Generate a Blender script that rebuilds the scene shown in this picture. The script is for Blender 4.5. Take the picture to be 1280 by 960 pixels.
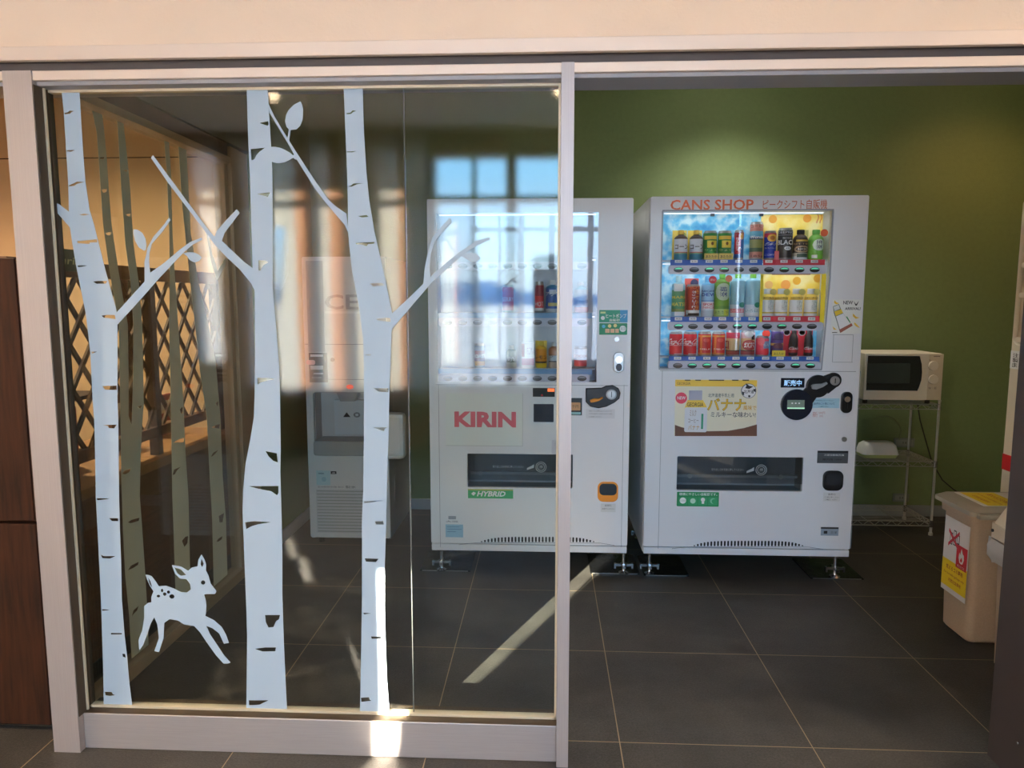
import bpy, bmesh, math, random
from mathutils import Matrix, Vector
random.seed(7)
for o in list(bpy.data.objects): bpy.data.objects.remove(o)
SC = bpy.context.scene
COL = SC.collection

# ------------------------------------------------------------------ camera, sky, sun, exposure
CAM_F, CAM_PITCH, CAM_YAW, CAM_H = 907.2, 0.11502, -0.04795, 1.3888     # focal length in pixels of a 1280x960 frame
def _basis():
    p, y = CAM_PITCH, CAM_YAW
    fwd = Vector((math.sin(y)*math.cos(p), math.cos(y)*math.cos(p), -math.sin(p)))
    right = Vector((math.cos(y), -math.sin(y), 0)); down = fwd.cross(right)
    return right, down, fwd
RIGHT, DOWN, FWD = _basis()
CAM_POS = Vector((0, 0, CAM_H))
cam_data = bpy.data.cameras.new('camera'); cam = bpy.data.objects.new('camera', cam_data); COL.objects.link(cam)
cam_data.sensor_width = 36; cam_data.sensor_fit = 'HORIZONTAL'; cam_data.lens = CAM_F/1280*36; cam_data.clip_end = 2000
cam_data.clip_start = .05
cam.matrix_world = Matrix(((RIGHT.x, -DOWN.x, -FWD.x, 0), (RIGHT.y, -DOWN.y, -FWD.y, 0), (RIGHT.z, -DOWN.z, -FWD.z, CAM_H), (0, 0, 0, 1)))
SC.camera = cam
SC.view_settings.view_transform = 'Standard'; SC.view_settings.look = 'None'; SC.view_settings.gamma = 1
SC.view_settings.use_curve_mapping = False
SC.view_settings.exposure = 0.8
SC.cycles.transparent_max_bounces = 32; SC.cycles.max_bounces = 10; SC.cycles.diffuse_bounces = 5; SC.cycles.glossy_bounces = 5
SC.cycles.use_denoising = True
SC.cycles.sample_clamp_indirect = 6.0
SKY, SUN = 7.0, 52.0
world = bpy.data.worlds.new('sky'); SC.world = world; world.use_nodes = True
nt = world.node_tree; bg = nt.nodes['Background']
tc = nt.nodes.new('ShaderNodeTexCoord'); sp = nt.nodes.new('ShaderNodeSeparateXYZ'); rp = nt.nodes.new('ShaderNodeValToRGB')
nt.links.new(tc.outputs['Generated'], sp.inputs[0]); nt.links.new(sp.outputs['Z'], rp.inputs[0]); nt.links.new(rp.outputs[0], bg.inputs[0])
e = rp.color_ramp.elements
e[0].position = 0.0; e[0].color = (.40, .50, .60, 1)
e[1].position = 1.0; e[1].color = (.10, .28, .75, 1)
for pos, c in ((.05, (.50, .66, .82, 1)), (.11, (.46, .76, 1.08, 1)), (.17, (.33, .74, 1.15, 1)), (.45, (.2, .5, 1.0, 1))):
    k = e.new(pos); k.color = c
bg.inputs[1].default_value = SKY
sun_data = bpy.data.lights.new('sun', 'SUN'); sun_data.energy = SUN; sun_data.color = (1, .86, .66); sun_data.angle = .006
sun = bpy.data.objects.new('sun', sun_data); COL.objects.link(sun)
SUN_DIR = Vector((.442, 1.0, -.328)).normalized()
sun.rotation_euler = SUN_DIR.to_track_quat('-Z', 'Y').to_euler()
def portal(x0, x1, z0, z1, y):
    d = bpy.data.lights.new('window_portal', 'AREA'); d.shape = 'RECTANGLE'; d.size = x1-x0; d.size_y = z1-z0; d.cycles.is_portal = True
    o = bpy.data.objects.new('window_portal', d); COL.objects.link(o); o.location = ((x0+x1)/2, y, (z0+z1)/2)
    o.rotation_euler = (math.radians(90), 0, 0)          # faces +y, into the room
portal(-3.35, .75, .5, 2.75, -2.48)

# ------------------------------------------------------------------ pixel of the photograph -> point on a real plane
def ray(px, py): return FWD + RIGHT*((px-640)/CAM_F) + DOWN*((py-480)/CAM_F)
def onY(px, py, Y): d = ray(px, py); p = CAM_POS + d*(Y/d.y); return (p.x, p.z)
def onX(px, py, X): d = ray(px, py); p = CAM_POS + d*(X/d.x); return (p.y, p.z)
def onZ(px, py, z=0): d = ray(px, py); p = CAM_POS + d*((z-CAM_H)/d.z); return (p.x, p.y)
def rectY(q, Y):
    a = onY(q[0], q[1], Y); b = onY(q[2], q[3], Y); c = onY(q[0], q[3], Y); d = onY(q[2], q[1], Y)
    return ((a[0]+c[0])/2, (b[0]+d[0])/2, (b[1]+c[1])/2, (a[1]+d[1])/2)      # x0 x1 z0 z1

# ------------------------------------------------------------------ materials
def lin(c):
    return tuple((v/255/12.92 if v/255 <= .04045 else ((v/255+.055)/1.055)**2.4) for v in c)
MATS = {}
def M(name, rgb=(200, 200, 200), rough=.5, metal=0, emit=0, spec=.5, noise=0, nscale=30, bump=0, bscale=60, stretch=(1, 1, 1)):
    if name in MATS: return MATS[name]
    m = bpy.data.materials.new(name); m.use_nodes = True; MATS[name] = m
    n = m.node_tree.nodes; l = m.node_tree.links; b = n['Principled BSDF']
    c = lin(rgb) + (1,)
    b.inputs['Base Color'].default_value = c; b.inputs['Roughness'].default_value = rough; b.inputs['Metallic'].default_value = metal
    b.inputs['Specular IOR Level'].default_value = spec
    if emit:
        b.inputs['Emission Color'].default_value = c; b.inputs['Emission Strength'].default_value = emit
    if noise or bump:
        t = n.new('ShaderNodeTexCoord'); mp = n.new('ShaderNodeMapping'); mp.inputs['Scale'].default_value = stretch
        l.new(t.outputs['Object'], mp.inputs[0])
    if noise:
        nz = n.new('ShaderNodeTexNoise'); nz.inputs['Scale'].default_value = nscale; nz.inputs['Detail'].default_value = 5
        l.new(mp.outputs[0], nz.inputs['Vector'])
        r = n.new('ShaderNodeValToRGB'); r.color_ramp.elements[0].position = .3; r.color_ramp.elements[1].position = .7
        r.color_ramp.elements[0].color = tuple(v*(1-noise) for v in c[:3]) + (1,)
        r.color_ramp.elements[1].color = tuple(min(1, v*(1+noise)) for v in c[:3]) + (1,)
        l.new(nz.outputs[0], r.inputs[0]); l.new(r.outputs[0], b.inputs['Base Color'])
    if bump:
        nb = n.new('ShaderNodeTexNoise'); nb.inputs['Scale'].default_value = bscale; nb.inputs['Detail'].default_value = 4
        l.new(mp.outputs[0], nb.inputs['Vector'])
        bp = n.new('ShaderNodeBump'); bp.inputs['Strength'].default_value = bump; bp.inputs['Distance'].default_value = .01
        l.new(nb.outputs[0], bp.inputs['Height']); l.new(bp.outputs[0], b.inputs['Normal'])
    return m
def flat(rgb, rough=.45): return M('print_%d_%d_%d' % tuple(rgb), rgb, rough)
def glass(name, tint=(1, 1, 1), refl=.04, rough=.0, bump=0, bscale=200, boost=1.0):
    m = bpy.data.materials.new(name); m.use_nodes = True; n = m.node_tree.nodes; l = m.node_tree.links
    n.remove(n['Principled BSDF']); out = n['Material Output']
    tr = n.new('ShaderNodeBsdfTransparent'); tr.inputs[0].default_value = tint + (1,)
    gl = n.new('ShaderNodeBsdfGlossy'); gl.inputs['Roughness'].default_value = rough; gl.inputs['Color'].default_value = (boost, boost, boost, 1)
    lw = n.new('ShaderNodeLayerWeight'); lw.inputs[0].default_value = .5
    pw = n.new('ShaderNodeMath'); pw.operation = 'POWER'; pw.inputs[1].default_value = 5
    ma = n.new('ShaderNodeMath'); ma.operation = 'MULTIPLY_ADD'; ma.inputs[1].default_value = 1-refl; ma.inputs[2].default_value = refl
    mx = n.new('ShaderNodeMixShader')
    l.new(lw.outputs['Facing'], pw.inputs[0]); l.new(pw.outputs[0], ma.inputs[0]); l.new(ma.outputs[0], mx.inputs[0])
    l.new(tr.outputs[0], mx.inputs[1]); l.new(gl.outputs[0], mx.inputs[2]); l.new(mx.outputs[0], out.inputs[0])
    if bump:
        t = n.new('ShaderNodeTexCoord'); nb = n.new('ShaderNodeTexNoise'); nb.inputs['Scale'].default_value = bscale; nb.inputs['Detail'].default_value = 2
        l.new(t.outputs['Object'], nb.inputs['Vector'])
        bp = n.new('ShaderNodeBump'); bp.inputs['Strength'].default_value = bump; bp.inputs['Distance'].default_value = .001
        l.new(nb.outputs[0], bp.inputs['Height']); l.new(bp.outputs[0], gl.inputs['Normal'])
    MATS[name] = m
    return m
def tile_material():
    m = bpy.data.materials.new('dark_floor_tile'); m.use_nodes = True; n = m.node_tree.nodes; l = m.node_tree.links; b = n['Principled BSDF']
    t = n.new('ShaderNodeTexCoord'); s = n.new('ShaderNodeSeparateXYZ'); l.new(t.outputs['Object'], s.inputs[0])
    def line(ch, off):
        a = n.new('ShaderNodeMath'); a.operation = 'SUBTRACT'; a.inputs[1].default_value = off - 30; l.new(s.outputs[ch], a.inputs[0])
        d = n.new('ShaderNodeMath'); d.operation = 'DIVIDE'; d.inputs[1].default_value = .6; l.new(a.outputs[0], d.inputs[0])
        f = n.new('ShaderNodeMath'); f.operation = 'FRACT'; l.new(d.outputs[0], f.inputs[0])
        c = n.new('ShaderNodeMath'); c.operation = 'SUBTRACT'; c.inputs[1].default_value = .5; l.new(f.outputs[0], c.inputs[0])
        ab = n.new('ShaderNodeMath'); ab.operation = 'ABSOLUTE'; l.new(c.outputs[0], ab.inputs[0])
        g = n.new('ShaderNodeMath'); g.operation = 'GREATER_THAN'; g.inputs[1].default_value = .4972; l.new(ab.outputs[0], g.inputs[0])
        fl = n.new('ShaderNodeMath'); fl.operation = 'FLOOR'; l.new(d.outputs[0], fl.inputs[0])
        return g, fl
    gx, fx = line('X', .237); gy, fy = line('Y', 2.164)
    mxm = n.new('ShaderNodeMath'); mxm.operation = 'MAXIMUM'; l.new(gx.outputs[0], mxm.inputs[0]); l.new(gy.outputs[0], mxm.inputs[1])
    nz = n.new('ShaderNodeTexNoise'); nz.inputs['Scale'].default_value = 3.5; nz.inputs['Detail'].default_value = 8; nz.inputs['Roughness'].default_value = .65
    l.new(t.outputs['Object'], nz.inputs['Vector'])
    r = n.new('ShaderNodeValToRGB'); r.color_ramp.elements[0].position = .3; r.color_ramp.elements[1].position = .75
    r.color_ramp.elements[0].color = lin((50, 49, 48)) + (1,); r.color_ramp.elements[1].color = lin((72, 71, 69)) + (1,)
    l.new(nz.outputs[0], r.inputs[0])
    cb = n.new('ShaderNodeCombineXYZ'); l.new(fx.outputs[0], cb.inputs[0]); l.new(fy.outputs[0], cb.inputs[1])
    wn = n.new('ShaderNodeTexWhiteNoise'); l.new(cb.outputs[0], wn.inputs['Vector'])
    tv = n.new('ShaderNodeMapRange'); tv.inputs['To Min'].default_value = .9; tv.inputs['To Max'].default_value = 1.1; l.new(wn.outputs[0], tv.inputs[0])
    ml = n.new('ShaderNodeVectorMath'); ml.operation = 'SCALE'; n3 = n.new('ShaderNodeTexNoise'); n3.inputs['Scale'].default_value = 140; n3.inputs['Detail'].default_value = 6; n3.inputs['Roughness'].default_value = .7; l.new(t.outputs['Object'], n3.inputs['Vector'])
    m3 = n.new('ShaderNodeMapRange'); m3.inputs['From Min'].default_value = .3; m3.inputs['From Max'].default_value = .7; m3.inputs['To Min'].default_value = .55; m3.inputs['To Max'].default_value = 1.45; l.new(n3.outputs[0], m3.inputs[0])
    mg = n.new('ShaderNodeVectorMath'); mg.operation = 'SCALE'; l.new(r.outputs[0], mg.inputs[0]); l.new(m3.outputs[0], mg.inputs['Scale'])
    l.new(mg.outputs[0], ml.inputs[0]); l.new(tv.outputs[0], ml.inputs['Scale'])
    mx = n.new('ShaderNodeMix'); mx.data_type = 'RGBA'; l.new(mxm.outputs[0], mx.inputs['Factor'])
    l.new(ml.outputs[0], mx.inputs['A']); mx.inputs['B'].default_value = lin((150, 132, 106)) + (1,)
    l.new(mx.outputs['Result'], b.inputs['Base Color'])
    n2 = n.new('ShaderNodeTexNoise'); n2.inputs['Scale'].default_value = 220; n2.inputs['Detail'].default_value = 4; l.new(t.outputs['Object'], n2.inputs['Vector'])
    bp = n.new('ShaderNodeBump'); bp.inputs['Strength'].default_value = .35; bp.inputs['Distance'].default_value = .004; l.new(n2.outputs[0], bp.inputs['Height'])
    l.new(bp.outputs[0], b.inputs['Normal']); b.inputs['Roughness'].default_value = .5; b.inputs['Specular IOR Level'].default_value = .35
    return m
def ice_material(name, c0, c1, c2, scale):
    m = bpy.data.materials.new(name); m.use_nodes = True; n = m.node_tree.nodes; l = m.node_tree.links; b = n['Principled BSDF']
    t = n.new('ShaderNodeTexCoord'); v = n.new('ShaderNodeTexVoronoi'); v.inputs['Scale'].default_value = scale; v.inputs['Randomness'].default_value = 1
    z = n.new('ShaderNodeTexNoise'); z.inputs['Scale'].default_value = scale*.8; z.inputs['Detail'].default_value = 6
    l.new(t.outputs['Object'], v.inputs['Vector']); l.new(t.outputs['Object'], z.inputs['Vector'])
    a = n.new('ShaderNodeMath'); a.operation = 'MULTIPLY_ADD'; a.inputs[1].default_value = .35; l.new(v.outputs['Distance'], a.inputs[0]); l.new(z.outputs[0], a.inputs[2])
    r = n.new('ShaderNodeValToRGB'); r.color_ramp.elements[0].position = .42; r.color_ramp.elements[0].color = lin(c0)+(1,)
    r.color_ramp.elements[1].position = .85; r.color_ramp.elements[1].color = lin(c2)+(1,); k = r.color_ramp.elements.new(.62); k.color = lin(c1)+(1,)
    l.new(a.outputs[0], r.inputs[0]); l.new(r.outputs[0], b.inputs['Base Color']); b.inputs['Roughness'].default_value = .4
    l.new(r.outputs[0], b.inputs['Emission Color']); b.inputs['Emission Strength'].default_value = .06       # glow added in the material, no lamp stands behind it
    MATS[name] = m
    return m
def sheer_material(name='sheer_curtain', tc_=(.92, .94, .92), dc=(.75, .75, .72), k_=.7):
    m = bpy.data.materials.new(name); m.use_nodes = True; n = m.node_tree.nodes; l = m.node_tree.links
    n.remove(n['Principled BSDF']); out = n['Material Output']
    t = n.new('ShaderNodeBsdfTranslucent'); t.inputs[0].default_value = tc_+(1,)
    d = n.new('ShaderNodeBsdfDiffuse'); d.inputs[0].default_value = dc+(1,)
    mx = n.new('ShaderNodeMixShader'); mx.inputs[0].default_value = k_
    l.new(d.outputs[0], mx.inputs[1]); l.new(t.outputs[0], mx.inputs[2]); l.new(mx.outputs[0], out.inputs[0])
    return m
SHEER = sheer_material()
TILE = tile_material()
GREEN = M('green_wall_paint', (112, 129, 82), .6, noise=.05, nscale=40, bump=.15, bscale=150)
BEIGE = M('beige_plaster', (226, 208, 188), .8, noise=.03, nscale=3, bump=.1, bscale=120)
TAN = M('tan_wallpaper', (202, 172, 134), .8, noise=.03, nscale=6)
CEIL = M('ceiling_board', (236, 234, 228), .85)
DARKGREEN = M('dark_green_upper_wall', (62, 68, 44), .7)
ALU = M('brushed_aluminium', (168, 164, 164), .42, .45, noise=.06, nscale=25, stretch=(.4, 1, 30))
ALU_V = M('brushed_aluminium_upright', (172, 166, 166), .45, .5, noise=.05, nscale=25, stretch=(30, 30, .3))
ALU_D = M('dark_anodised_aluminium', (86, 78, 78), .5, .4)
BRONZE = M('bronze_post', (74, 62, 48), .5, .3)
WHITE = M('white_enamel', (222, 224, 228), .3)
WHITE2 = M('white_enamel_panel', (226, 228, 232), .32)
CREAM = M('cream_enamel', (222, 212, 192), .4)
SIDEGREY = M('grey_enamel_side', (176, 178, 182), .35)
BLACK = M('black_plastic', (14, 15, 18), .3)
NAVY = M('navy_plastic', (18, 26, 44), .25)
HATCH = M('hatch_grey', (104, 112, 118), .5)
SOOT = M('dark_recess', (30, 32, 34), .6)
CHROME = M('chrome', (200, 200, 202), .22, 1)
RODS = M('chromed_rod', (216, 216, 210), .35, .45)
STEEL = M('stainless_steel', (170, 170, 168), .3, .9)
RUBBER = M('black_rubber', (14, 15, 17), .22, noise=.2, nscale=20, bump=.4, bscale=25)
WOOD = M('dark_stained_wood', (50, 24, 9), .65, spec=.25, noise=.55, nscale=8, stretch=(8, 8, .7))
WOOD2 = M('brown_stained_board', (108, 72, 44), .6, noise=.25, nscale=8, stretch=(1, 1, 8))
WOOD3 = M('brown_board_edge', (72, 46, 26), .7, noise=.25, nscale=8)
LATW = M('lattice_wood', (82, 60, 42), .6, noise=.2, nscale=20)
DECAL = M('white_vinyl_film', (160, 180, 197), .55)
DECAL2 = M('sage_vinyl_film', (206, 208, 184), .6)
BINPL = M('speckled_beige_plastic', (184, 164, 142), .5, noise=.06, nscale=150)
BINLID = M('grey_beige_lid_plastic', (168, 164, 152), .4)
GRIP = M('silver_grey_plastic', (150, 152, 155), .35)
GLASS = glass('partition_glass', (.90, .925, .91), .038, .012, .03, 260)
GLASS_S = glass('side_partition_glass', (.93, .94, .92), .035, .0)
PANE = glass('clear_acrylic', (.97, .98, .98), .035, .02)
PANE_CURVED = glass('curved_acrylic', (.96, .97, .98), .045, .03, .10, 9)
FLAP = glass('smoky_flap', (.72, .76, .78), .05, .05)

# ------------------------------------------------------------------ mesh builder
TXT = {}
def text_mesh(s, bold=.0):
    k = (s, bold)
    if k not in TXT:
        c = bpy.data.curves.new('t', 'FONT'); c.body = s; c.resolution_u = 2; c.offset = bold; c.align_x = 'LEFT'
        o = bpy.data.objects.new('t', c); m = bpy.data.meshes.new_from_object(o)
        vs = [(v.co.x, v.co.y) for v in m.vertices]; fs = [tuple(p.vertices) for p in m.polygons]
        bpy.data.objects.remove(o); bpy.data.curves.remove(c); bpy.data.meshes.remove(m)
        x0 = min(v[0] for v in vs); x1 = max(v[0] for v in vs); y0 = min(v[1] for v in vs); y1 = max(v[1] for v in vs)
        TXT[k] = ([((v[0]-x0)/(x1-x0), (v[1]-y0)/(y1-y0)) for v in vs], fs)
    return TXT[k]
def circ(cx, cz, rx, rz=None, n=28, a0=0, a1=2*math.pi):
    rz = rx if rz is None else rz
    full = abs(a1-a0-2*math.pi) < 1e-6
    return [(cx+rx*math.cos(a0+(a1-a0)*i/(n if full else n-1)), cz+rz*math.sin(a0+(a1-a0)*i/(n if full else n-1))) for i in range(n)]
def rrect(x0, x1, z0, z1, r, n=5):
    out = []
    for cx, cz, a in ((x1-r, z1-r, 0), (x0+r, z1-r, 90), (x0+r, z0+r, 180), (x1-r, z0+r, 270)):
        for i in range(n+1):
            t = math.radians(a+90*i/n); out.append((cx+r*math.cos(t), cz+r*math.sin(t)))
    return out
def loc_of(o):
    v = Vector((0, 0, 0))
    while o is not None: v = v + o.location; o = o.parent
    return v
class MB:
    def __init__(s): s.v = []; s.f = []; s.mi = []; s.mats = []
    def idx(s, m):
        if m not in s.mats: s.mats.append(m)
        return s.mats.index(m)
    def raw(s, vs, fs, m):
        b = len(s.v); s.v += [tuple(p) for p in vs]; i = s.idx(m)
        for f in fs: s.f.append(tuple(b+k for k in f)); s.mi.append(i)
        return s
    def box(s, x0, x1, y0, y1, z0, z1, m):
        x0, x1 = min(x0, x1), max(x0, x1); y0, y1 = min(y0, y1), max(y0, y1); z0, z1 = min(z0, z1), max(z0, z1)
        return s.raw([(x0, y0, z0), (x1, y0, z0), (x1, y1, z0), (x0, y1, z0), (x0, y0, z1), (x1, y0, z1), (x1, y1, z1), (x0, y1, z1)],
                     [(0, 3, 2, 1), (4, 5, 6, 7), (0, 1, 5, 4), (1, 2, 6, 5), (2, 3, 7, 6), (3, 0, 4, 7)], m)
    def prism(s, pts, a, b, m, axis='y'):
        n = len(pts)
        area = sum(pts[i][0]*pts[(i+1) % n][1]-pts[(i+1) % n][0]*pts[i][1] for i in range(n))
        if area < 0: pts = pts[::-1]
        g = {'y': lambda u, v, w: (u, w, v), 'x': lambda u, v, w: (w, u, v), 'z': lambda u, v, w: (u, v, w)}[axis]
        a, b = min(a, b), max(a, b)
        vs = [g(u, v, a) for u, v in pts] + [g(u, v, b) for u, v in pts]
        fs = [tuple(range(n)), tuple(range(2*n-1, n-1, -1))] + [(i, i+n, (i+1) % n+n, (i+1) % n) for i in range(n)]
        return s.raw(vs, fs, m)
    def lathe(s, cx, cy, z, prof, ms, seg=20):
        n = len(prof)
        base = len(s.v)
        for r, h in prof:
            for k in range(seg):
                a = 2*math.pi*k/seg; s.v.append((cx+r*math.cos(a), cy+r*math.sin(a), z+h))
        for i in range(n-1):
            m = ms[i] if isinstance(ms, (list, tuple)) else ms; ii = s.idx(m)
            for k in range(seg):
                s.f.append((base+i*seg+k, base+i*seg+(k+1) % seg, base+(i+1)*seg+(k+1) % seg, base+(i+1)*seg+k)); s.mi.append(ii)
        m0 = ms[0] if isinstance(ms, (list, tuple)) else ms; m1 = ms[-1] if isinstance(ms, (list, tuple)) else ms
        s.f.append(tuple(base+k for k in range(seg-1, -1, -1))); s.mi.append(s.idx(m0))
        s.f.append(tuple(base+(n-1)*seg+k for k in range(seg))); s.mi.append(s.idx(m1))
        return s
    def tube(s, pts, r, m, seg=8, closed=False):
        P = [Vector(p) for p in pts]; n = len(P); base = len(s.v); ii = s.idx(m); prev = None
        for i, p in enumerate(P):
            t = (P[min(i+1, n-1)]-P[max(i-1, 0)]).normalized()
            up = Vector((0, 0, 1)) if abs(t.z) < .9 else Vector((1, 0, 0))
            if prev is not None: up = prev
            u = (up - t*up.dot(t)).normalized(); w = t.cross(u); prev = u
            for k in range(seg):
                a = 2*math.pi*k/seg; q = p+u*(r*math.cos(a))+w*(r*math.sin(a)); s.v.append(tuple(q))
        for i in range(n-1):
            for k in range(seg):
                s.f.append((base+i*seg+k, base+i*seg+(k+1) % seg, base+(i+1)*seg+(k+1) % seg, base+(i+1)*seg+k)); s.mi.append(ii)
        s.f.append(tuple(base+k for k in range(seg-1, -1, -1))); s.mi.append(ii)
        s.f.append(tuple(base+(n-1)*seg+k for k in range(seg))); s.mi.append(ii)
        return s
    def text(s, t, x0, x1, z0, z1, y, m, bold=.0, shear=0, axis='y'):
        vs, fs = text_mesh(t, bold); w = x1-x0; h = z1-z0
        q = [(x0+u*w+shear*(v-.5)*h, z0+v*h) for u, v in vs]
        g = {'y': lambda u, v: (u, y, v), 'x': lambda u, v: (y, u, v), 'z': lambda u, v: (u, v, y)}[axis]
        return s.raw([g(*p) for p in q], fs, m)
    def wrap_text(s, t, cx, cy, R, z0, z1, w, m, off=0, bold=.0, shear=0, turn=False):
        vs, fs = text_mesh(t, bold); out = []
        for u, v in vs:
            if turn: a, b = (v-.5)*w, z1-u*(z1-z0)
            else: a, b = (u-.5+shear*(v-.5))*w, z0+v*(z1-z0)
            th = (a+off)/R; rr = R+.0016
            out.append((cx+rr*math.sin(th), cy-rr*math.cos(th), b))
        return s.raw(out, fs, m)
    def wrap_patch(s, cx, cy, R, z0, z1, w, m, off=0, disc=False, lift=.0007, n=10):
        vs = []; 
        for i in range(n+1):
            t = i/n*2-1; th = (t*w/2+off)/R; k = math.sqrt(max(0, 1-t*t)) if disc else 1
            zc = (z0+z1)/2; hh = (z1-z0)/2*k; rr = R+lift
            vs += [(cx+rr*math.sin(th), cy-rr*math.cos(th), zc-hh), (cx+rr*math.sin(th), cy-rr*math.cos(th), zc+hh)]
        return s.raw(vs, [(2*i, 2*i+2, 2*i+3, 2*i+1) for i in range(n)], m)
    def build(s, name, parent=None, smooth=False, bevel=0, label=None, origin=None):
        me = bpy.data.meshes.new(name)
        if parent is not None: off = loc_of(parent)
        else:
            xs = [p[0] for p in s.v]; ys = [p[1] for p in s.v]; zs = [p[2] for p in s.v]
            off = Vector(origin) if origin else Vector(((min(xs)+max(xs))/2, (min(ys)+max(ys))/2, min(zs)))
        me.from_pydata([(p[0]-off.x, p[1]-off.y, p[2]-off.z) for p in s.v], [], s.f)
        for m in s.mats: me.materials.append(m)
        me.polygons.foreach_set('material_index', s.mi)
        if smooth:
            me.polygons.foreach_set('use_smooth', [True]*len(me.polygons)); me.set_sharp_from_angle(angle=math.radians(38))
        me.update()
        o = bpy.data.objects.new(name, me); COL.objects.link(o)
        if parent is not None: o.parent = parent
        else: o.location = off
        if bevel:
            b = o.modifiers.new('bevel', 'BEVEL'); b.width = bevel; b.segments = 2; b.limit_method = 'ANGLE'; b.angle_limit = math.radians(50)
        if label: o['label'] = label
        return o
def plate(name, outline, holes, y0, y1, m, parent, bevel=0, axis='y', label=None):
    """a flat sheet with cut-outs: outline and holes are 2D loops, y0..y1 its thickness"""
    c = bpy.data.curves.new('p', 'CURVE'); c.dimensions = '2D'; c.fill_mode = 'BOTH'; c.extrude = abs(y1-y0)/2
    for loop in [outline]+list(holes):
        sp_ = c.splines.new('POLY'); sp_.points.add(len(loop)-1); sp_.use_cyclic_u = True
        for p, q in zip(sp_.points, loop): p.co = (q[0], q[1], 0, 1)
    o = bpy.data.objects.new('p', c); me = bpy.data.meshes.new_from_object(o)
    bpy.data.objects.remove(o); bpy.data.curves.remove(c)
    ym = (y0+y1)/2; off = loc_of(parent) if parent is not None else Vector((0, 0, 0))
    for v in me.vertices:
        p = {'y': (v.co.x, ym-v.co.z, v.co.y), 'x': (ym+v.co.z, v.co.x, v.co.y), 'z': (v.co.x, v.co.y, ym+v.co.z)}[axis]
        v.co = Vector(p)-off
    bm = bmesh.new(); bm.from_mesh(me); bmesh.ops.remove_doubles(bm, verts=bm.verts, dist=1e-6); bmesh.ops.recalc_face_normals(bm, faces=bm.faces); bm.to_mesh(me); bm.free()
    me.name = name; me.materials.clear(); me.materials.append(m)
    r = bpy.data.objects.new(name, me); COL.objects.link(r)
    if parent is not None: r.parent = parent
    if label: r['label'] = label
    return r
def tag(o, label, cat, group=None):
    o['label'] = label; o['category'] = cat
    if group: o['group'] = group
    return o
def thing(name, loc, label, cat, group=None):
    o = bpy.data.objects.new(name, None); COL.objects.link(o); o.location = loc; o.empty_display_size = .1
    return tag(o, label, cat, group)
def struct(mb, name, **k):
    o = mb.build(name, **k); o['kind'] = 'structure'; return o
def polyY(pts, Y): return [onY(px, py, Y) for px, py in pts]
def sticker(name, parent, Y, q, base, items=(), label=None, r=0, th=.0012):
    """a printed label on the plane Y (facing -y): q is its pixel rectangle, items its printing"""
    mb = MB(); x0, x1, z0, z1 = rectY(q, Y)
    if base is not None:
        if r: mb.prism(rrect(x0, x1, z0, z1, r), Y-th, Y+.0006, base)
        else: mb.box(x0, x1, Y-th, Y+.0006, z0, z1, base)
    lay = Y-th
    for k, it in enumerate(items):
        lay -= .00025
        if it[0] == 't':
            a = rectY(it[2], Y); mb.text(it[1], *a, lay, it[3], it[4] if len(it) > 4 else 0, it[5] if len(it) > 5 else 0)
        elif it[0] == 'r':
            a = rectY(it[1], Y); mb.box(a[0], a[1], lay, Y, a[2], a[3], it[2])
        elif it[0] == 'rr':
            a = rectY(it[1], Y); mb.prism(rrect(*a, it[3]), lay, Y, it[2])
        elif it[0] == 'c':
            c = onY(it[1], it[2], Y); e_ = onY(it[1]+it[3], it[2], Y); mb.prism(circ(c[0], c[1], e_[0]-c[0], n=20), lay, Y, it[4])
        elif it[0] == 'p':
            mb.prism(polyY(it[1], Y), lay, Y, it[2])
    return mb.build(name, parent, label=label)

# ------------------------------------------------------------------ the room
YB = 4.70            # back wall
YG = 2.10            # glass of the front partition
XS = -1.55           # glass of the side partition
CH = 2.9
struct(MB().box(-4.1, 3.2, -2.5, 4.85, -.1, 0, TILE), 'floor', origin=(0, 0, 0))
struct(MB().box(XS-.03, 3.0, YB, YB+.1, 0, CH, GREEN), 'wall_back')
struct(MB().box(-4.0, XS-.03, YB, YB+.1, 0, CH, TAN).box(-4.0, XS-.03, YB-.004, YB, 2.3, 2.306, WOOD), 'wall_back_side')
struct(MB().box(XS-.05, XS+.03, 3.72, YB, 0, CH, GREEN), 'wall_left')
struct(MB().box(2.95, 3.05, 2.1, YB, 0, CH, GREEN), 'wall_right')
struct(MB().box(-4.1, -4.0, -2.6, 4.85, 0, CH, TAN), 'wall_far_left')
struct(MB().box(3.0, 3.1, -2.6, 2.0, 0, CH, BEIGE), 'wall_far_right')
struct(MB().box(-4.1, 3.1, -2.6, 4.85, CH, CH+.1, CEIL), 'ceiling')
struct(MB().box(-4.0, 3.0, 2.03, 2.19, 2.079, CH, BEIGE), 'wall_front_upper')
struct(MB().box(XS-.05, XS+.05, 2.19, 3.72, 2.125, CH, DARKGREEN), 'wall_side_upper')
struct(MB().box(1.52, 3.0, 2.0, 2.15, 0, 2.10, BEIGE), 'wall_front_right')
struct(MB().box(XS+.03, 2.95, YB-.012, YB, 0, .07, M('grey_baseboard', (150, 158, 166), .5)), 'baseboard_back')
struct(MB().box(XS+.03, XS+.042, 3.72, YB-.012, 0, .07, MATS['grey_baseboard']), 'baseboard_left')
# right jamb of the opening
jb = MB().box(1.36, 1.50, 1.80, 2.155, 0, 2.0, ALU_D).box(1.50, 1.60, 1.80, 2.03, 0, 2.1, ALU_D)
for z in (.12, .4, .75, 1.1, 1.5): jb.box(1.358, 1.36, 2.02, 2.026, z, z+.006, CHROME)
struct(jb, 'trim_1', bevel=.003)
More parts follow.
